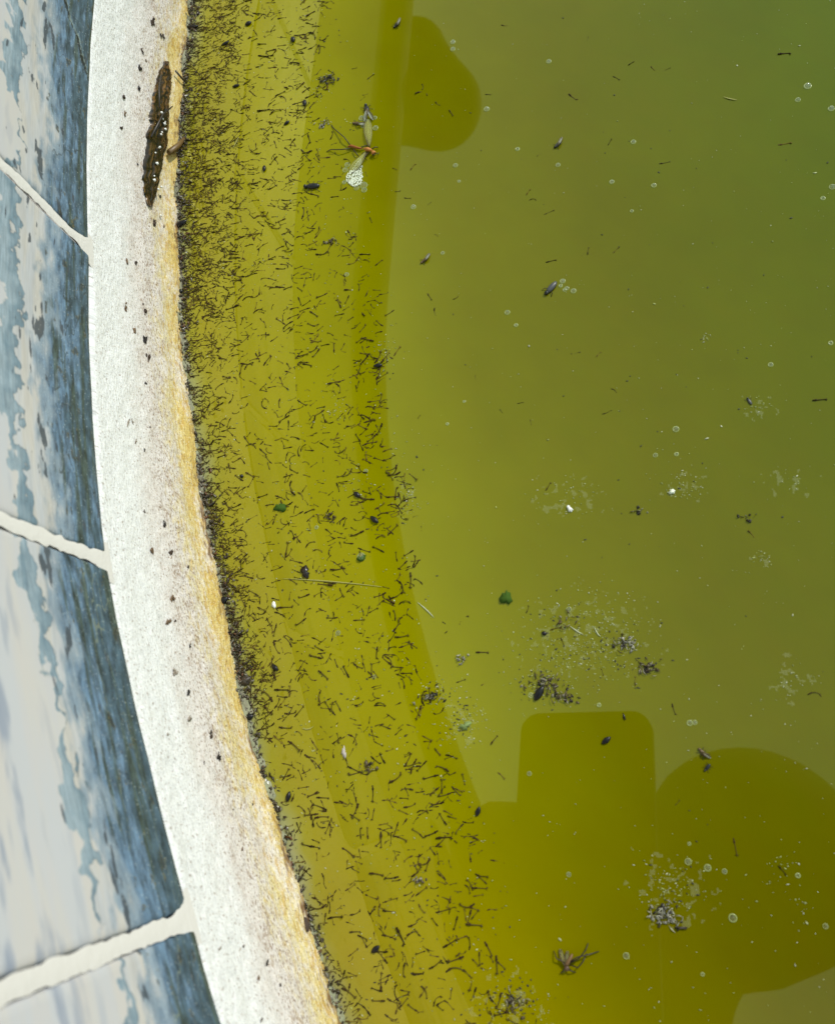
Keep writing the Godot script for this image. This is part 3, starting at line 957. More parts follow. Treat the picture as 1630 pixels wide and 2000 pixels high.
	for e in [
		[612, 365, 34, 4, black, "slender black beetle below the dense larvae, left of the foam", "beetle", 6, 0],
		[717, 216, 26, 75, black, "black gnat with grey wing among bubbles above the orange fly", "gnat", 4, 2],
		[698, 242, 18, 15, brown, "crumpled brown gnat left of the bubbles above the orange fly", "gnat", 4, 1],
		[1090, 282, 20, -45, dusk, "small grey gnat with dark head alone on open water, upper middle", "gnat", 2, 1],
		[776, 48, 18, -50, black, "black gnat with a bent tail near the top edge", "gnat", 4, 1],
		[1372, 1471, 22, 50, brown, "tiny brown fly lying at the edge of the right round reflection", "fly", 6, 1],
		[1381, 1498, 18, -50, black, "stubby black beetle with legs just below the tiny brown fly", "beetle", 6, 0],
		[1077, 562, 36, -50, dusk, "grey barrel-shaped beetle beside a cluster of clear bubbles", "beetle", 2, 0],
		[1463, 785, 17, 65, dusk, "small dark grey beetle alone far right in open water", "beetle", 2, 0],
		[830, 508, 20, -38, brown, "little brown winged gnat right of the dark reflected edge", "gnat", 2, 1],
	]:
		var r := base("drowned_" + e[6], at(e[0], e[1]))
		tag(r, e[5], e[6])
		var mm := at(e[0], e[1]).distance_to(Vector3(0, LENS_Y, 0)) / FOCAL
		var l: float = e[2] * mm
		var dir := Vector2.from_angle(deg_to_rad(e[3]))
		st = begin()
		var n := 9
		var bp := []
		var br := []
		for k in n:
			var g := k / float(n - 1)
			bp.append(Vector3(dir.x, 0, dir.y) * (g - 0.5) * l * 0.72 + Vector3(0, l * 0.07, 0))
			br.append(l * 0.17 * pow(sin(PI * clampf(g * 0.86 + 0.08, 0, 1)), 0.55) * (1.0 - 0.05 * (k % 2)))
		tube(st, bp, br, 8, 0.7)
		put("body", done(st), e[4], r)
		st = begin()
		lump(st, Vector3(-dir.x, 0, -dir.y) * l * 0.42 + Vector3(0, l * 0.07, 0), Vector3.ONE * l * 0.11, 0, 0.2, int(e[0]), 6, 8)
		put("head", done(st), black if e[4] != brown else brown, r)
		for k in e[7]:
			var side := -1.0 if k % 2 else 1.0
			var ff: float = (k / 2 - 1) * 0.18 * l
			var nn := Vector3(-dir.y, 0, dir.x) * side
			var dd := Vector3(dir.x, 0, dir.y)
			st = begin()
			tube(st, [dd * ff + nn * l * 0.1 + Vector3(0, l * 0.06, 0), dd * ff * 1.5 + nn * l * 0.26 + Vector3(0, l * 0.1, 0), dd * (ff * 2.2 + rng.randf_range(-0.1, 0.1) * l) + nn * l * rng.randf_range(0.3, 0.42)], [l * 0.022, l * 0.018, l * 0.012], 4)
			put("leg", done(st), legm, r)
		for k in e[8]:
			var wa: Vector2 = Vector2(e[0], e[1]) - dir * e[2] * 0.15
			wing(r, wa, wa + (dir.rotated(0.45 if k else -0.25)) * e[2] * 0.95, e[2] * 0.34, clear, veinm, l * 0.16)

# ---------------------------------------------------------------- seeds, leaf bits, flakes
func build_seeds() -> void:
	# [x, y, length, turn, width over length, label]
	var list := [
		[572, 77, 13, 70, 0.6, "small black seed at the top, outermost of the larvae there"],
		[595, 201, 15, 80, 0.5, "black oval seed upright among larvae, left of the black gnat"],
		[485, 46, 12, -15, 0.6, "small black seed in the dense larvae near the top edge"],
		[461, 168, 13, -8, 0.45, "slim black seed in the dense larvae right of the husk tip"],
		[440, 85, 14, -20, 0.4, "slim brown-black seed in dense larvae, nearest the top wall corner"],
		[516, 329, 14, 85, 0.5, "dark brown seed upright in larvae, left of the slender black beetle"],
		[353, 437, 26, -22, 0.42, "glossy black pointed seed at the waterline below the husk"],
		[345, 570, 26, 2, 0.42, "glossy black pointed seed lying level at the waterline"],
		[374, 53, 24, 5, 0.35, "dark brown crooked seed at the waterline near the top edge"],
		[738, 714, 18, 0, 0.5, "black oblong seed lying level at the outer rim of larvae"],
		[697, 966, 18, 40, 0.55, "black plump seed among larvae beside pale froth"],
		[731, 1015, 22, 40, 0.5, "dark brown hollow seed near the outer rim of larvae"],
		[537, 1304, 18, 38, 0.55, "black plump seed below the largest seed, amid loose larvae"],
		[433, 1175, 30, -32, 0.5, "largest black oval seed, touching the waterline"],
		[486, 1400, 20, -10, 0.6, "black rounded seed by the waterline, lower half"],
		[563, 1556, 19, 100, 0.5, "black upright seed close to the wall, lower part"],
		[733, 1854, 18, -40, 0.55, "black tilted seed in open water near the bottom"],
		[933, 1585, 18, -72, 0.5, "black upright seed at the left tip of the dark reflection"],
		[1183, 1446, 20, -38, 0.5, "black seed inside the mirrored phone"],
		[1052, 1354, 32, -58, 0.45, "large black ribbed seed at the brown debris above the mirrored phone"],
		[1062, 1237, 10, 30, 0.8, "tiny black round seed amid pale scum"],
		[560, 240, 12, -30, 0.5, "slim black seed amid larvae, left of the crumpled gnat"],
		[472, 930, 9, 20, 0.8, "tiny black seed in the mid larvae close to the wall"],
		[1218, 1400, 12, 80, 0.3, "thin black sliver at the top edge of the mirrored phone"],
	]
	for e in list:
		var mm := at(e[0], e[1]).distance_to(Vector3(0, LENS_Y, 0)) / FOCAL
		var l: float = e[2] * mm * 0.5
		var st := begin()
		var dir := Vector2.from_angle(deg_to_rad(e[3]))
		var bp := []
		var br := []
		for k in 11:
			var g := k / 10.0
			bp.append(Vector3(dir.x, 0, dir.y) * (g * 2 - 1) * l + Vector3(0, 0.00002 * k, 0))
			br.append(l * e[4] * pow(maxf(sin(PI * clampf(g, 0.02, 0.98)), 0.0), 0.65) * (1.0 + 0.12 * nz.get_noise_2d(k * 30.0, e[0])))
		tube(st, bp, br, 9, 0.75)
		var o := put("black_seed", done(st), mats.seed)
		o.position = at(e[0], e[1], l * e[4] * 0.35)
		tag(o, e[5], "seed", "dark seeds floating on the water")
	# thin flakes: irregular outlines with a little thickness
	for e in [
		[596, 1117, 12, 12, mat(lin(0.012, 0.007, 0.004), 0.3), "dark_flake", "square dark brown flake above the largest larvae-free gap", "flake"],
		[988, 1168, 11, 19, mats.green, "leaf_bit", "torn green leaf bit on open water above the scum", "leaf bit"],
		[548, 992, 12, 12, mats.green, "leaf_bit", "small green leaf bit among the mid larvae", "leaf bit"],
		[365, 802, 8, 10, mats.green, "leaf_bit", "green algae bit stuck at the waterline", "leaf bit"],
		[706, 1091, 8, 9, mats.green, "leaf_bit", "green algae bit inside a clear bubble ring", "leaf bit"],
		[908, 1418, 12, 9, mat(lin(0.16, 0.22, 0.06), 0.6), "leaf_bit", "pale green algae tuft left of the mirrored phone", "leaf bit"],
		[535, 1181, 4, 9, mats.white, "white_petal", "bright white petal flake right of the largest seed", "petal"],
		[1112, 994, 6, 7, mats.white, "white_petal", "white forked petal flake alone on open water", "petal"],
		[522, 1530, 4, 8, mats.white, "white_petal", "white flake at the waterline, lower part", "petal"],
		[672, 1470, 5, 11, mat(lin(0.45, 0.4, 0.36), 0.5), "white_petal", "greyish petal scrap with dark tip in the lower larvae", "petal"],
		[1311, 961, 9, 4, mats.foam, "pale_scrap", "pale ragged scrap at the faint scum patch far right", "scrap"],
		[435, 1222, 14, 26, mats.dark_wood, "bark_scrap", "dark soaked bark scrap below the largest seed at the waterline", "bark scrap"],
		[474, 1332, 18, 15, mats.dark_wood, "bark_scrap", "dark crumbled bark scrap at the waterline above the rounded seed", "bark scrap"],
		[588, 1817, 9, 16, mats.crumb[0], "bark_scrap", "brown scrap on the plaster edge near the bottom", "bark scrap"],
		[400, 1050, 6, 14, mat(lin(0.18, 0.06, 0.015), 0.6), "bark_scrap", "rusty crust scrap at the waterline below the second grout joint", "bark scrap"],
		[1328, 1812, 10, 3, mats.dark_wood, "dark_sliver", "thin dark sliver beside the grey tangle", "sliver"],
	]:
		var mm := at(e[0], e[1]).distance_to(Vector3(0, LENS_Y, 0)) / FOCAL
		var st := begin()
		var n := 22
		var top := []
		var cen := Vector3(0, 0.0005, 0)
		for k in n:
			var g := TAU * k / n
			var w: float = 0.8 + 0.25 * sin(2.0 * g + e[0]) + 0.12 * sin(3.0 * g + e[1]) + 0.09 * sin(7.0 * g) + rng.randf_range(-0.13, 0.13)
			top.append(Vector3(cos(g) * e[2] * mm * w, 0.00035 + rng.randf_range(-0.0002, 0.0003), sin(g) * e[3] * mm * w))
		for k in n:
			var l := (k + 1) % n
			tri(st, cen, top[k], top[l])
			quad(st, top[k], top[k] - Vector3(0, 0.0006, 0), top[l] - Vector3(0, 0.0006, 0), top[l])
		var o := put(e[5], done(st), e[4])
		o.position = at(e[0], e[1])
		if dist(o.position.x, o.position.z) < 0.001:
			o.position = on(e[0], e[1], 0.0012)
		tag(o, e[6], e[7])

# ---------------------------------------------------------------- bubbles and froth
func ring_mesh(r: float, thick: float) -> ArrayMesh:
	var st := begin()
	for i in 20:
		for j in 6:
			var q := []
			for k in [[i, j], [i + 1, j], [i + 1, j + 1], [i, j + 1]]:
				var a: float = TAU * k[0] / 20.0
				var b: float = TAU * k[1] / 6.0
				var rr := r + cos(b) * thick
				q.append(Vector3(cos(a) * rr, sin(b) * thick * 0.8, sin(a) * rr))
			quad(st, q[3], q[2], q[1], q[0])
	return done(st)

func bubble(px: float, py: float, rp: float, label: String, group := "single bubbles on open water") -> void:
	var mm := at(px, py).distance_to(Vector3(0, LENS_Y, 0)) / FOCAL
	var r := rp * mm * 0.64
	var o := base("bubble", at(px, py))
	tag(o, label, "bubble", group)
	put("rim", ring_mesh(r, r * rng.randf_range(0.12, 0.2) * (1.0 if rp > 5 else 1.8)), mats.ring, o)
	var s := SphereMesh.new()
	s.radius = r
	s.height = r
	s.is_hemisphere = true
	s.radial_segments = 16
	s.rings = 6
	put("dome", s, mats.film, o)

func build_bubbles() -> void:
	for e in [
		[807, 404, 7, "bright bubble ring alone, right of the reflected wall edge"], [889, 323, 6, "bubble just below the rounded dark reflection at the top"], [896, 354, 4, "small bubble under the rounded dark reflection"], [950, 213, 7, "bubble touching the right tip of the rounded dark reflection"], [1071, 120, 6, "bubble high in open water, upper middle"], [1089, 322, 6, "bubble below the small grey gnat"], [1010, 291, 5, "small bubble left of the small grey gnat"], [864, 494, 5, "small bubble right of the little brown gnat"],
		[990, 610, 7, "bubble with a dark speck in mid open water"], [1007, 635, 5, "small bubble right below the speckled bubble"], [884, 82, 6, "upper bubble of the pair near the top edge"], [884, 96, 6, "lower bubble of the pair near the top edge"], [873, 828, 4, "tiny bubble in the middle left of open water"], [906, 784, 4, "tiny bright bubble in the middle of open water"], [1194, 355, 6, "bubble in upper open water, right of centre"], [1236, 277, 6, "bubble left of a dark larva, upper right"], [1233, 412, 4, "tiny bubble below centre of the upper right water"], [1276, 362, 6, "faint bubble by a curled larva, upper right"],
		[1576, 168, 8, "largest faint bubble in the upper right corner"], [1557, 195, 6, "bubble just below the largest corner bubble"], [1622, 212, 7, "bubble at the right edge, upper corner"], [1624, 365, 7, "bubble at the right edge below the corner ones"], [1606, 387, 5, "small bubble left of the right-edge bubble"], [1504, 712, 6, "bubble above the small dark grey beetle, far right"], [1621, 670, 5, "bubble at the right edge, mid height"], [1279, 889, 6, "bubble in the right water, left one of two"], [1320, 887, 5, "bubble in the right water, right one of two"], [1319, 838, 8, "pale blotchy bubble above the two right ones"],
		[1346, 1412, 7, "left bubble of the joined pair right of the mirrored phone"], [1356, 1411, 6, "right bubble of the joined pair right of the mirrored phone"], [1343, 1683, 8, "faint bubble in the lower dark reflection, left of two big ones"], [1381, 1695, 8, "bright large bubble in the lower dark reflection"], [1414, 1702, 6, "faint bubble right of the bright large one"], [1222, 1867, 7, "bubble right of the mosquito legs"], [1033, 1511, 6, "bubble inside the mirrored phone's left edge"], [1345, 1648, 4, "tiny bubble above the faint one in the dark reflection"], [1557, 1710, 5, "bubble far right in the dark reflection"], [1430, 1793, 9, "ragged bubble right of the grey tangle"], [1611, 1809, 6, "bubble at the right edge of the dark reflection"], [1371, 1903, 4, "tiny bubble right of the bottom bubble ring"],
		[1110, 1708, 6, "lens-shaped bubble in the left dark reflection"], [705, 1088, 12, "wide clear bubble ring holding green algae"], [1036, 1358, 7, "bubble left of the large ribbed seed"], [1110, 1190, 7, "bubble at the top of the pale scum"], [677, 536, 6, "bubble amid larvae clumps, outer rim"], [1169, 1377, 5, "bubble above the mirrored phone's top right"], [714, 920, 6, "bubble ring at the outer larvae, mid height"], [618, 1030, 5, "small bubble by the mid larvae"], [660, 1236, 7, "bubble with a larva across it, lower middle"], [730, 1322, 6, "bubble at the outer larvae, lower middle"]]:
		bubble(e[0], e[1], e[2], e[3])
	for e in [[1098, 549, 7, "uppermost"], [1106, 563, 6, "second"], [1119, 568, 7, "rightmost"], [1102, 566, 5, "lowest"], [1094, 558, 5, "leftmost"]]:
		bubble(e[0], e[1], e[2], "%s bubble of the clear cluster beside the grey beetle" % e[3], "bubble cluster beside the grey beetle")
	for e in [[678, 322, 7, "upper left"], [674, 332, 7, "left"], [710, 362, 10, "lower right large"], [711, 371, 7, "lowest right"], [696, 367, 7, "lower bright"], [672, 356, 5, "lower left"]]:
		bubble(e[0], e[1], e[2], "%s bubble ringing the white froth" % e[3], "bubbles round the white froth")
	for e in [[706, 231, 7, "left"], [709, 246, 6, "lower left"], [732, 230, 5, "right"], [715, 236, 5, "middle"], [733, 250, 7, "lower right"]]:
		bubble(e[0], e[1], e[2], "%s bubble around the black gnat" % e[3], "bubbles around the black gnat")
	# the white froth under the fly's wing
	var root := base("froth_clump", at(693, 343))
	tag(root, "white froth of tiny bubbles beneath the orange fly's lower wing", "froth")
	var st := begin()
	for i in 620:
		var t := rng.randf()
		var a := Vector2.from_angle(rng.randf() * TAU) * sqrt(rng.randf()) * 16.0
		var q := Vector2(692, 348) + a
		if i % 3 == 0:
			q = Vector2(lerpf(694, 703, t), lerpf(344, 312, t)) + a * lerpf(0.9, 0.2, t)
		lump(st, at(q.x, q.y, 0.0002) - root.position, Vector3.ONE * rng.randf_range(0.00012, 0.00026), 0, 0.05, i, 4, 6)
	var fr := put("froth", done(st), mats.foam, root)
	fr.set_meta("kind", "stuff")

# ---------------------------------------------------------------- scum, specks, tangles
func build_scum() -> void:
	var st := begin()
	lump(st, Vector3.ZERO, Vector3(1, 0.4, 0.75), 0, 0.6, 9, 4, 6)
	var fleck := done(st)
	var place := []
	var tint := []
	var pale := [Color(0.40, 0.42, 0.20), Color(0.33, 0.36, 0.10), Color(0.50, 0.50, 0.33), Color(0.26, 0.29, 0.07)]
	# scum patches: x, y, half width, half height, how many
	for e in [[1150, 1250, 125, 95, 420], [1060, 1330, 60, 50, 90], [905, 1410, 45, 50, 120], [1330, 945, 45, 35, 60], [1110, 975, 70, 45, 45], [1310, 1735, 70, 60, 120], [1490, 1090, 20, 18, 22], [1545, 1325, 30, 40, 22], [1480, 800, 30, 25, 16], [1375, 655, 22, 18, 14], [800, 980, 25, 30, 40], [750, 690, 25, 30, 50], [655, 790, 25, 40, 40], [850, 1360, 35, 45, 60], [1000, 1960, 80, 50, 70], [1530, 1690, 60, 40, 30], [700, 940, 30, 30, 30], [1545, 940, 30, 22, 14], [630, 170, 25, 40, 30], [1560, 1780, 30, 30, 14]]:
		for i in e[4]:
			var q := Vector2(e[0] + rng.randfn(0, 0.5) * e[2], e[1] + rng.randfn(0, 0.5) * e[3])
			add_fleck(place, tint, q, rng.randf_range(0.00006, 0.00024), pale[rng.randi() % 4])
	for i in 900:                                             # pollen all over the water
		add_fleck(place, tint, Vector2(rng.randf_range(370, 1640), rng.randf_range(-10, 2010)), rng.randf_range(0.00007, 0.00017) * (2.2 if rng.randf() < 0.05 else 1.0), pale[rng.randi() % 3])
	for i in 700:                                             # more among the larvae
		var py := rng.randf_range(0, 2000)
		add_fleck(place, tint, Vector2(rng.randf_range(350, reach(py) + 30), py), rng.randf_range(0.0001, 0.00026), pale[rng.randi() % 4] * 1.15)
	swarm("scum_flecks", fleck, vmat(0.5), place, tint, "pale yellow scum and pollen flecks floating on the green water")
	place = []
	tint = []
	for i in 420:
		var py := rng.randf_range(0, 2000)
		add_fleck(place, tint, Vector2(rng.randf_range(350, reach(py) + 40), py), rng.randf_range(0.0001, 0.0003), Color(0.03, 0.025, 0.01))
	for e in [[1150, 1260, 120, 90, 90], [1060, 1330, 60, 50, 50], [900, 1400, 45, 45, 30], [1310, 1740, 60, 50, 20], [1250, 700, 420, 650, 70], [1000, 1960, 80, 40, 40]]:
		for i in e[4]:
			add_fleck(place, tint, Vector2(e[0] + rng.randfn(0, 0.55) * e[2], e[1] + rng.randfn(0, 0.55) * e[3]), rng.randf_range(0.0001, 0.0003), Color(0.02, 0.017, 0.01))
	swarm("dark_specks", fleck, vmat(0.6), place, tint, "dark specks of grit floating among larvae and scum")
	# thin pale film between the flecks
	var fs := begin()
	var cell := 0.00042
	for e in [[1140, 1240, 150, 105], [1330, 945, 60, 45], [1105, 975, 85, 55], [1310, 1735, 90, 75], [905, 1410, 50, 55], [1490, 1090, 30, 28], [1545, 1325, 45, 55], [1480, 800, 40, 35], [1545, 945, 50, 40], [1000, 1960, 90, 60], [795, 975, 35, 40]]:
		var mid := at(e[0], e[1])
		var mm := mid.distance_to(Vector3(0, LENS_Y, 0)) / FOCAL
		var n := int(e[2] * mm / cell)
		for ix in range(-n, n + 1):
			for iz in range(-n, n + 1):
				var ok := true
				var c4 := []
				for q in [[0, 0], [1, 0], [1, 1], [0, 1]]:
					var gx: float = (ix + q[0]) * cell
					var gz: float = (iz + q[1]) * cell
					var rr := Vector2(gx / (e[2] * mm), gz / (e[3] * mm)).length()
					if nz.get_noise_2d((mid.x + gx) * 26000, (mid.z + gz) * 26000) + 0.5 * nz.get_noise_2d((mid.x + gx) * 90000, (mid.z + gz) * 90000) < 0.02 + 0.4 * rr * rr: ok = false
					c4.append(mid + Vector3(gx + 0.00025 * nz.get_noise_2d(gx * 190000, gz * 190000), 0.00012, gz + 0.00025 * nz.get_noise_2d(gz * 190000, gx * 190000 + 50)))
				if ok: quad(fs, c4[0], c4[1], c4[2], c4[3])
	var fm := mat(Color(0.86, 0.88, 0.70, 0.075), 0.4)
	fm.transparency = BaseMaterial3D.TRANSPARENCY_ALPHA
	tag(put("scum_film", done(fs), fm), "faint translucent pale scum film in broken patches on the water", "", "", "stuff")
	# tangles of debris: x, y, half size, strands, tone, label
	for e in [[1062, 1336, 34, 40, 0, "brown tangle of debris above the large ribbed seed"], [1100, 1362, 18, 22, 0, "small brown tangle right of the large ribbed seed"], [1224, 1258, 18, 26, 1, "grey tangle with white fibres in the pale scum"], [1262, 1303, 22, 24, 0, "brown fibrous tangle at the right end of the pale scum"], [1298, 1790, 24, 46, 1, "grey hairy tangle inside the lower dark reflection"], [1293, 1775, 12, 8, 2, "dark spiky bit on top of the grey hairy tangle"], [843, 1362, 20, 22, 2, "dark tangle of larvae husks left of the pale scum"], [900, 1285, 12, 12, 1, "small grey tangle with a dark bit, above the pale scum's left end"], [640, 158, 20, 22, 2, "dark tangle of husks at the outer top larvae"], [632, 242, 12, 12, 1, "grey tangle left of the crumpled brown gnat"], [816, 1718, 9, 12, 0, "reddish brown tangle in the lower larvae"], [648, 1012, 14, 14, 0, "reddish tangle with white fibres in the mid larvae"], [647, 472, 12, 16, 0, "reddish brown tangle by the reflected wall edge"], [1105, 1215, 24, 10, 0, "loose brown strands in the upper scum"], [720, 1500, 14, 16, 0, "brown tangle with a pale fibre in the lower larvae"], [1455, 1010, 12, 6, 2, "two dark crossing strands far right"], [1250, 998, 12, 8, 2, "little dark tangle alone right of the white forked petal"], [1004, 1958, 24, 20, 0, "brown tangle of larvae husks at the bottom edge"]]:
		var root := at(e[0], e[1])
		var mm := root.distance_to(Vector3(0, LENS_Y, 0)) / FOCAL
		var s2 := begin()
		for i in int(e[3] * 1.5):
			var c: Vector2 = Vector2(rng.randfn(0, 0.55), rng.randfn(0, 0.36)) * e[2] * mm
			var l: float = rng.randf_range(0.06, 0.36) * minf(e[2], 20) * mm
			var d := Vector2.from_angle(rng.randf() * TAU) * l
			var b := d.orthogonal() * rng.randf_range(-0.4, 0.4)
			var tone: Color = [Color(0.085, 0.06, 0.026), Color(0.24, 0.23, 0.19), Color(0.03, 0.025, 0.015)][e[4]]
			if rng.randf() < 0.3: tone = tone.lerp(Color(0.5, 0.48, 0.36), 0.6 if e[4] == 1 else 0.4)
			if rng.randf() < 0.2: tone = Color(0.02, 0.014, 0.01)
			s2.set_color(tone)
			var y := rng.randf_range(0.0, 0.0006)
			tube(s2, [Vector3(c.x - d.x, y, c.y - d.y), Vector3(c.x + b.x, y + 0.0003, c.y + b.y), Vector3(c.x + d.x, y, c.y + d.y)], [0.00006, 0.00013, 0.00005], 4)
			if i % 2 == 0: lump(s2, Vector3(c.x, y * 0.4, c.y), Vector3(1.5, 0.5, 0.9) * rng.randf_range(0.0001, 0.00042), rng.randf() * 6.0, 0.9, i, 5, 7)
		var o := put("debris_tangle", done(s2), vmat(0.5))
		o.position = root
		tag(o, e[5], "debris tangle")
	# pale strands lying on the water
	for e in [[[550, 1130, 640, 1133, 745, 1146], "long faint pale thread lying across the mid larvae"], [[815, 1176, 835, 1192, 847, 1206], "short pale thread right of the outer larvae"], [[1112, 1222, 1126, 1234, 1138, 1239], "white curved thread in the pale scum"], [[590, 1422, 603, 1428, 612, 1418], "yellow curled thread in the lower larvae"], [[1412, 189, 1424, 194, 1438, 195], "pale translucent worm-like thread, upper right water"], [[1160, 1225, 1165, 1238, 1172, 1243], "short white thread left of the grey scum tangle"], [[455, 290, 462, 276, 466, 268], "pale yellow thread in the dense top larvae"]]:
		var p := []
		for k in 3: p.append(at(e[0][k * 2], e[0][k * 2 + 1], 0.0002))
		var mid: Vector3 = p[1]
		var s3 := begin()
		var ps := []
		var rs := []
		for k in 13:
			var f := k / 12.0
			ps.append(p[0].lerp(p[1], f).lerp(p[1].lerp(p[2], f), f) - mid)
			rs.append(0.00012 * (0.4 + sin(PI * f)))
		tube(s3, ps, rs, 5)
		var o := put("pale_thread", done(s3), mat(lin(0.36, 0.34, 0.09), 0.5) if e[0][2] < 800 or e[0][0] > 1400 else mat(lin(0.46, 0.48, 0.30), 0.6))
		o.position = mid
		tag(o, e[1], "thread")

func add_fleck(place: Array, tint: Array, q: Vector2, r: float, c: Color) -> void:
	var p := at(q.x, q.y, 0.00005)
	if dist(p.x, p.z) < 0.001: return
	place.append(Transform3D(Basis(Vector3.UP, rng.randf() * TAU).scaled(Vector3(r * rng.randf_range(0.7, 1.8), r, r)), p))
	tint.append(c * rng.randf_range(0.55, 1.05))

# ---------------------------------------------------------------- larvae
func reach(py: float) -> float:                                # how far out (pixels) the larvae crowd
	return lerp_list(py, [Vector2(-420, 690), Vector2(0, 645), Vector2(250, 655), Vector2(330, 690), Vector2(450, 690), Vector2(600, 745), Vector2(700, 760), Vector2(850, 760), Vector2(950, 800), Vector2(1130, 820), Vector2(1250, 795), Vector2(1400, 865), Vector2(1550, 900), Vector2(1700, 955), Vector2(1850, 960), Vector2(2000, 1050), Vector2(2400, 1260)])

# one larva, one unit long, head at -0.5: head, thorax, slim segmented abdomen, breathing tube at the tail
func larva_mesh(bend: float, hook: float, fat: float) -> ArrayMesh:
	var st := begin()
	var pts := []
	var rad := []
	var prof := [[0.0, 0.040], [0.03, 0.075], [0.08, 0.080], [0.115, 0.050], [0.145, 0.075], [0.19, 0.100], [0.245, 0.094], [0.29, 0.056], [0.35, 0.054], [0.40, 0.042], [0.45, 0.048], [0.50, 0.038], [0.55, 0.043], [0.60, 0.035], [0.65, 0.040], [0.70, 0.032], [0.75, 0.038], [0.80, 0.034], [0.85, 0.056], [0.90, 0.062], [0.95, 0.040], [1.0, 0.022]]
	for e in prof:
		var t: float = e[0]
		var p := Vector3(t - 0.5, 0, bend * (4.0 * (t - 0.5) * (t - 0.5) - 0.5))
		if t > 0.82:
			p += Vector3(-0.3 * (t - 0.82) * absf(hook), 0.0, hook * (t - 0.82) * 1.1)
		pts.append(p)
		rad.append(e[1] * fat)
	var from := 0
	st.set_color(Color(0.040, 0.027, 0.008))
	tube(st, pts.slice(0, 8), rad.slice(0, 8), 6)
	st.set_color(Color(0.078, 0.057, 0.014))
	tube(st, pts.slice(7), rad.slice(7), 6)
	st.set_color(Color(0.025, 0.018, 0.008))
	tube(st, [pts[19] + Vector3(0.01, 0, 0.11), pts[19], pts[19] + Vector3(0.03, 0, -0.10)], [0.014, 0.034 * fat, 0.012], 4)        # tail fin and breathing tube
	return done(st)

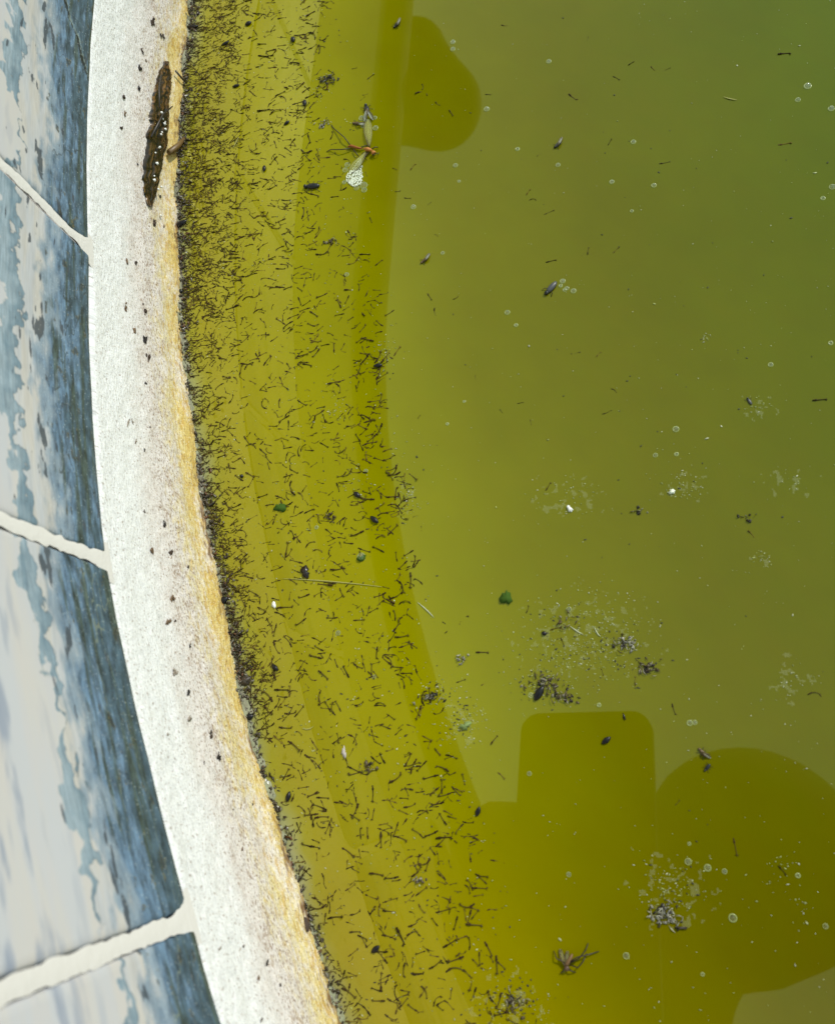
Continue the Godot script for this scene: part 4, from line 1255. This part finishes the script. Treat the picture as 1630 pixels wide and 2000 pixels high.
func build_larvae() -> void:
	var shapes := []
	var kinds := []
	for k in 18:
		var bend: float = [0.0, 0.02, -0.03, 0.06, -0.09, 0.24][k % 6]
		shapes.append(larva_mesh(bend, rng.randf_range(-0.7, 0.7), rng.randf_range(0.58, 0.82)))
		kinds.append(["straight", "straight", "straight", "bowed", "bowed", "curled"][k % 6])
	var all := []
	# the crowd along the wall
	for i in 142000:
		var py := rng.randf_range(-420, 2380)
		var px := rng.randf_range(320, 1260)
		var e := lerp_list(py, WATER_X)
		var s := px - e
		var lim := reach(py)
		if s < 3 or px > lim + 14: continue
		var near := 1.0 - smoothstep(75.0, 190.0, s) if py < 500 else 0.0
		var k1 := smoothstep(480, 800, py)
		near = lerpf(1.0 - smoothstep(60.0, 165.0, s), (1.0 - smoothstep(35.0, 110.0, s)) * 0.60, k1)
		if py > 1150: near *= 1.0 - smoothstep(1330, 1480, py) * 0.85
		var far := lerp_list(py, [Vector2(0, 0.22), Vector2(300, 0.26), Vector2(620, 0.15), Vector2(900, 0.12), Vector2(1300, 0.12), Vector2(1600, 0.115), Vector2(2000, 0.075)])
		if py < 480: far *= 1.0 - 0.85 * smoothstep(250, 300, s)
		elif py < 700: far *= 1.0 - 0.35 * smoothstep(200, 300, s)
		far *= 1.0 - smoothstep(lim - 12, lim + 12, px) * 0.9
		var dens := maxf(near * (0.80 if py < 560 else 0.62), far * lerp_list(py, [Vector2(0, 0.62), Vector2(560, 0.58), Vector2(900, 0.46), Vector2(1250, 0.40), Vector2(1500, 0.34)])) * clampf(1.0 + 2.2 * nz.get_noise_2d(px * 2.4, py * 2.4), 0.12, 2.0)
		if py < 640 and s < 85: dens += 0.62 * (1.0 - s / 85.0) * smoothstep(640, 560, py)
		if s < 40: dens += 0.25 * smoothstep(1400, 1150, py)
		if rng.randf() > dens: continue
		var p := at(px, py)
		var len_ := clampf(rng.randfn(0.0029, 0.0009), 0.0011, 0.0055) * (0.85 if near > 0.5 else 1.0)
		all.append([p, len_, rng.randf() * TAU if rng.randf() < 0.6 else rng.randfn(0, 0.55) + (PI if rng.randf() < 0.5 else 0.0), px, py])
	# knots of larvae hanging together at the rim of the crowd
	for e in [[730, 590, 14, 26], [748, 690, 10, 26], [748, 735, 9, 22], [640, 158, 8, 18], [720, 810, 16, 30], [735, 870, 12, 30], [775, 935, 10, 24], [795, 975, 9, 20], [665, 470, 10, 26], [800, 1130, 12, 28], [775, 1190, 6, 24], [785, 1250, 8, 20], [845, 1365, 9, 18], [885, 1530, 9, 28], [835, 1480, 6, 30], [570, 1370, 14, 30], [640, 1380, 8, 24], [630, 1490, 8, 18], [690, 1580, 14, 34], [610, 1590, 10, 30], [740, 1780, 8, 28], [640, 1900, 12, 36], [760, 1950, 14, 40], [900, 1930, 9, 40], [480, 1330, 14, 26], [550, 1250, 9, 28], [510, 1390, 10, 24], [540, 1010, 8, 30], [560, 1080, 8, 24], [620, 330, 9, 26], [760, 1620, 8, 30], [990, 1960, 8, 30], [1230, 1250, 3, 20]]:
		var dir := rng.randf() * TAU
		for i in int(e[2] * 0.65):
			var q := Vector2(e[0] + rng.randfn(0, 0.55) * e[3], e[1] + rng.randfn(0, 0.55) * e[3])
			all.append([at(q.x, q.y), rng.randf_range(0.0026, 0.0050), dir + rng.randfn(0, 0.9), q.x, q.y])
	# loners on the open water: x, y, turn in the picture, length in its pixels
	for e in [[824, 169, 80, 16], [824, 182, 15, 24], [854, 203, 50, 13], [881, 221, 60, 17], [985, 50, 20, 12], [1147, 75, 110, 8], [953, 185, 15, 11], [1118, 190, 50, 22], [1203, 153, 45, 15], [1052, 302, -40, 11], [1190, 278, -60, 15], [1031, 375, -60, 14], [1040, 390, 5, 13], [1072, 415, -20, 22], [806, 326, -55, 16], [771, 330, 30, 10], [777, 374, 0, 11], [796, 387, 10, 14], [838, 398, -40, 10], [852, 460, 40, 9], [839, 580, 60, 18], [890, 582, -30, 12], [849, 610, 80, 20], [1076, 510, -10, 20], [1148, 490, -80, 16], [1202, 489, -45, 15], [1122, 690, -5, 22], [1168, 692, -50, 14], [1185, 805, -25, 20], [1198, 763, 45, 15], [1016, 787, -10, 12], [1036, 825, 80, 12], [978, 803, 60, 10], [928, 737, 85, 9], [856, 870, 10, 9], [818, 814, -60, 9], [1531, 105, 5, 20], [1532, 281, -5, 22], [1600, 781, -2, 24], [1298, 318, -5, 20], [1274, 134, 60, 12], [1232, 124, -30, 12], [1466, 1043, 55, 17], [1315, 1386, 75, 22], [1218, 1398, 65, 16], [979, 1515, 40, 18], [1435, 1655, 82, 30], [1527, 1700, 50, 18], [1322, 1568, -45, 14], [942, 1274, 0, 26], [972, 1682, 5, 27], [941, 1710, 5, 25], [938, 1735, 0, 28], [895, 1848, 85, 34], [970, 1885, 85, 30], [900, 1330, -20, 20], [945, 1335, -35, 14], [1030, 1190, -70, 16], [870, 1225, 70, 24], [905, 1210, -40, 26], [965, 1445, -50, 22], [1070, 950, -60, 20], [1303, 135, -20, 10], [1590, 1355, 3, 22], [1098, 1255, 70, 20], [1085, 1228, -15, 26], [1175, 1312, 75, 16], [1240, 1330, -85, 18], [713, 185, -5, 10], [724, 150, -35, 16], [708, 193, -40, 12], [724, 430, 70, 14], [740, 513, -40, 18], [716, 306, 15, 12], [715, 340, 70, 12], [692, 134, 0, 10]]:
		var p := at(e[0], e[1])
		all.append([p, e[3] * p.distance_to(Vector3(0, LENS_Y, 0)) / FOCAL, -deg_to_rad(e[2]), e[0], e[1]])
	# the 300 that show largest are single things, the rest one mass
	for e in all: e.append(e[1] / e[0].distance_to(Vector3(0, LENS_Y, 0)) if e[3] < 1622 and e[4] > 6 and e[4] < 1992 else 0.0)
	all.sort_custom(func(a, b): return a[5] > b[5])
	var spots := [["the white petal flake", 535, 1181], ["the largest seed", 433, 1175], ["the square flake", 596, 1117], ["the rounded seed", 486, 1400], ["the upright seed by the wall", 563, 1556], ["the tilted bottom seed", 733, 1854], ["the upright seed at the reflection", 933, 1585], ["the mosquito", 1110, 1882], ["the dark husk tangle", 843, 1362], ["the plump lower seed", 537, 1304], ["the reddish tangle", 816, 1718], ["the grey petal scrap", 672, 1470], ["the bottom husk tangle", 1004, 1958], ["the ribbed seed", 1052, 1354], ["the oblong seed", 738, 714], ["the orange fly", 706, 291], ["the grey beetle", 1077, 562], ["the grey gnat", 1090, 282], ["the algae bubble", 705, 1090], ["the mid plump seed", 697, 966], ["the pale lower bubble", 660, 1236], ["the lower bark scrap", 588, 1817], ["the mirrored phone seed", 1183, 1446], ["the small green leaf bit", 548, 992], ["the slender beetle", 612, 365], ["the upper right bubbles", 1576, 168], ["the far right beetle", 1463, 785], ["the outer lower bubble", 730, 1322]]
	var tones := ["brown", "dark", "pale"]
	var lm := []
	for c in [Color(0.95, 0.85, 0.8), Color(0.5, 0.45, 0.42), Color(1.9, 1.9, 1.6)]:
		var m := vmat(0.5, 0.22)
		m.albedo_color = Color(minf(c.r, 1), minf(c.g, 1), minf(c.b, 1)).linear_to_srgb()
		lm.append(m)
	var place := []
	var tint := []
	for k in 18:
		place.append([])
		tint.append([])
	var cells := {}
	var protos := []
	for k in 18: protos.append(null)
	for i in all.size():
		var e: Array = all[i]
		var v := rng.randi() % 18
		var z: float = e[1]
		var y := rng.randf_range(-0.25, 0.45) * z * 0.1
		var basis_ := Basis(Vector3.UP, e[2]) * Basis(Vector3.BACK, rng.randfn(0.02, 0.05)) * Basis(Vector3.RIGHT, rng.randf_range(-0.4, 0.4))
		var x := Transform3D(basis_ * Basis.from_scale(Vector3.ONE * z), Vector3(e[0].x, y, e[0].z))
		var tone := 0 if rng.randf() < 0.55 else 1 if rng.randf() < 0.6 else 2
		if i >= 300:
			place[v].append(x)
			tint[v].append([Color(0.95, 0.9, 0.9), Color(0.5, 0.45, 0.4), Color(1.9, 1.8, 1.3)][tone] * rng.randf_range(0.8, 1.2))
			continue
		var o: MeshInstance3D
		if protos[v] == null:
			o = put("mosquito_larva", shapes[v], lm[tone])
			protos[v] = o
		else:
			o = protos[v].duplicate()
			o.name = numbered("mosquito_larva")
			add_child(o, true)
			o.material_override = lm[tone]
		o.transform = x
		var best := 1e9
		var spot: Array = spots[0]
		for q in spots:
			var d := Vector2(e[3] - q[1], e[4] - q[2]).length()
			if d < best:
				best = d
				spot = q
		var dx: float = e[3] - spot[1]
		var dy: float = e[4] - spot[2]
		var way := ("right of" if dx > 0 else "left of") if absf(dx) > absf(dy) else ("below" if dy > 0 else "above")
		var key := "%s %s" % [way, spot[0]]
		if not cells.has(key): cells[key] = []
		cells[key].append([best, o, tones[tone], kinds[v]])
	var nth := ["nearest", "second nearest", "third nearest", "fourth nearest", "fifth nearest", "sixth nearest", "seventh nearest", "eighth nearest", "ninth nearest", "tenth nearest", "eleventh nearest", "twelfth nearest", "thirteenth nearest", "fourteenth nearest", "fifteenth nearest", "sixteenth nearest", "seventeenth nearest", "eighteenth nearest", "nineteenth nearest", "twentieth nearest"]
	for key in cells:
		cells[key].sort_custom(func(a, b): return a[0] < b[0])
		for i in cells[key].size():
			var q: Array = cells[key][i]
			var which: String = nth[i] if i < nth.size() else "number %d out" % (i + 1)
			tag(q[1], "%s %s larva %s, %s there" % [q[2], q[3], key, which], "mosquito larva", "mosquito larvae floating on the water")
	for k in 18:
		swarm("larva_swarm", shapes[k], mats.larva, place[k], tint[k], "dense swarm of brown mosquito larvae along the wall" if k == 0 else "more mosquito larvae of the swarm along the wall")

const WATER_X := [Vector2(-420, 446), Vector2(0, 360), Vector2(150, 354), Vector2(300, 347), Vector2(450, 342), Vector2(560, 340), Vector2(650, 347), Vector2(780, 358), Vector2(900, 374), Vector2(1010, 393), Vector2(1110, 411), Vector2(1220, 430), Vector2(1320, 458), Vector2(1430, 488), Vector2(1540, 510), Vector2(1660, 545), Vector2(1770, 580), Vector2(1870, 615), Vector2(1960, 645), Vector2(2000, 660), Vector2(2162, 718), Vector2(2400, 812)]
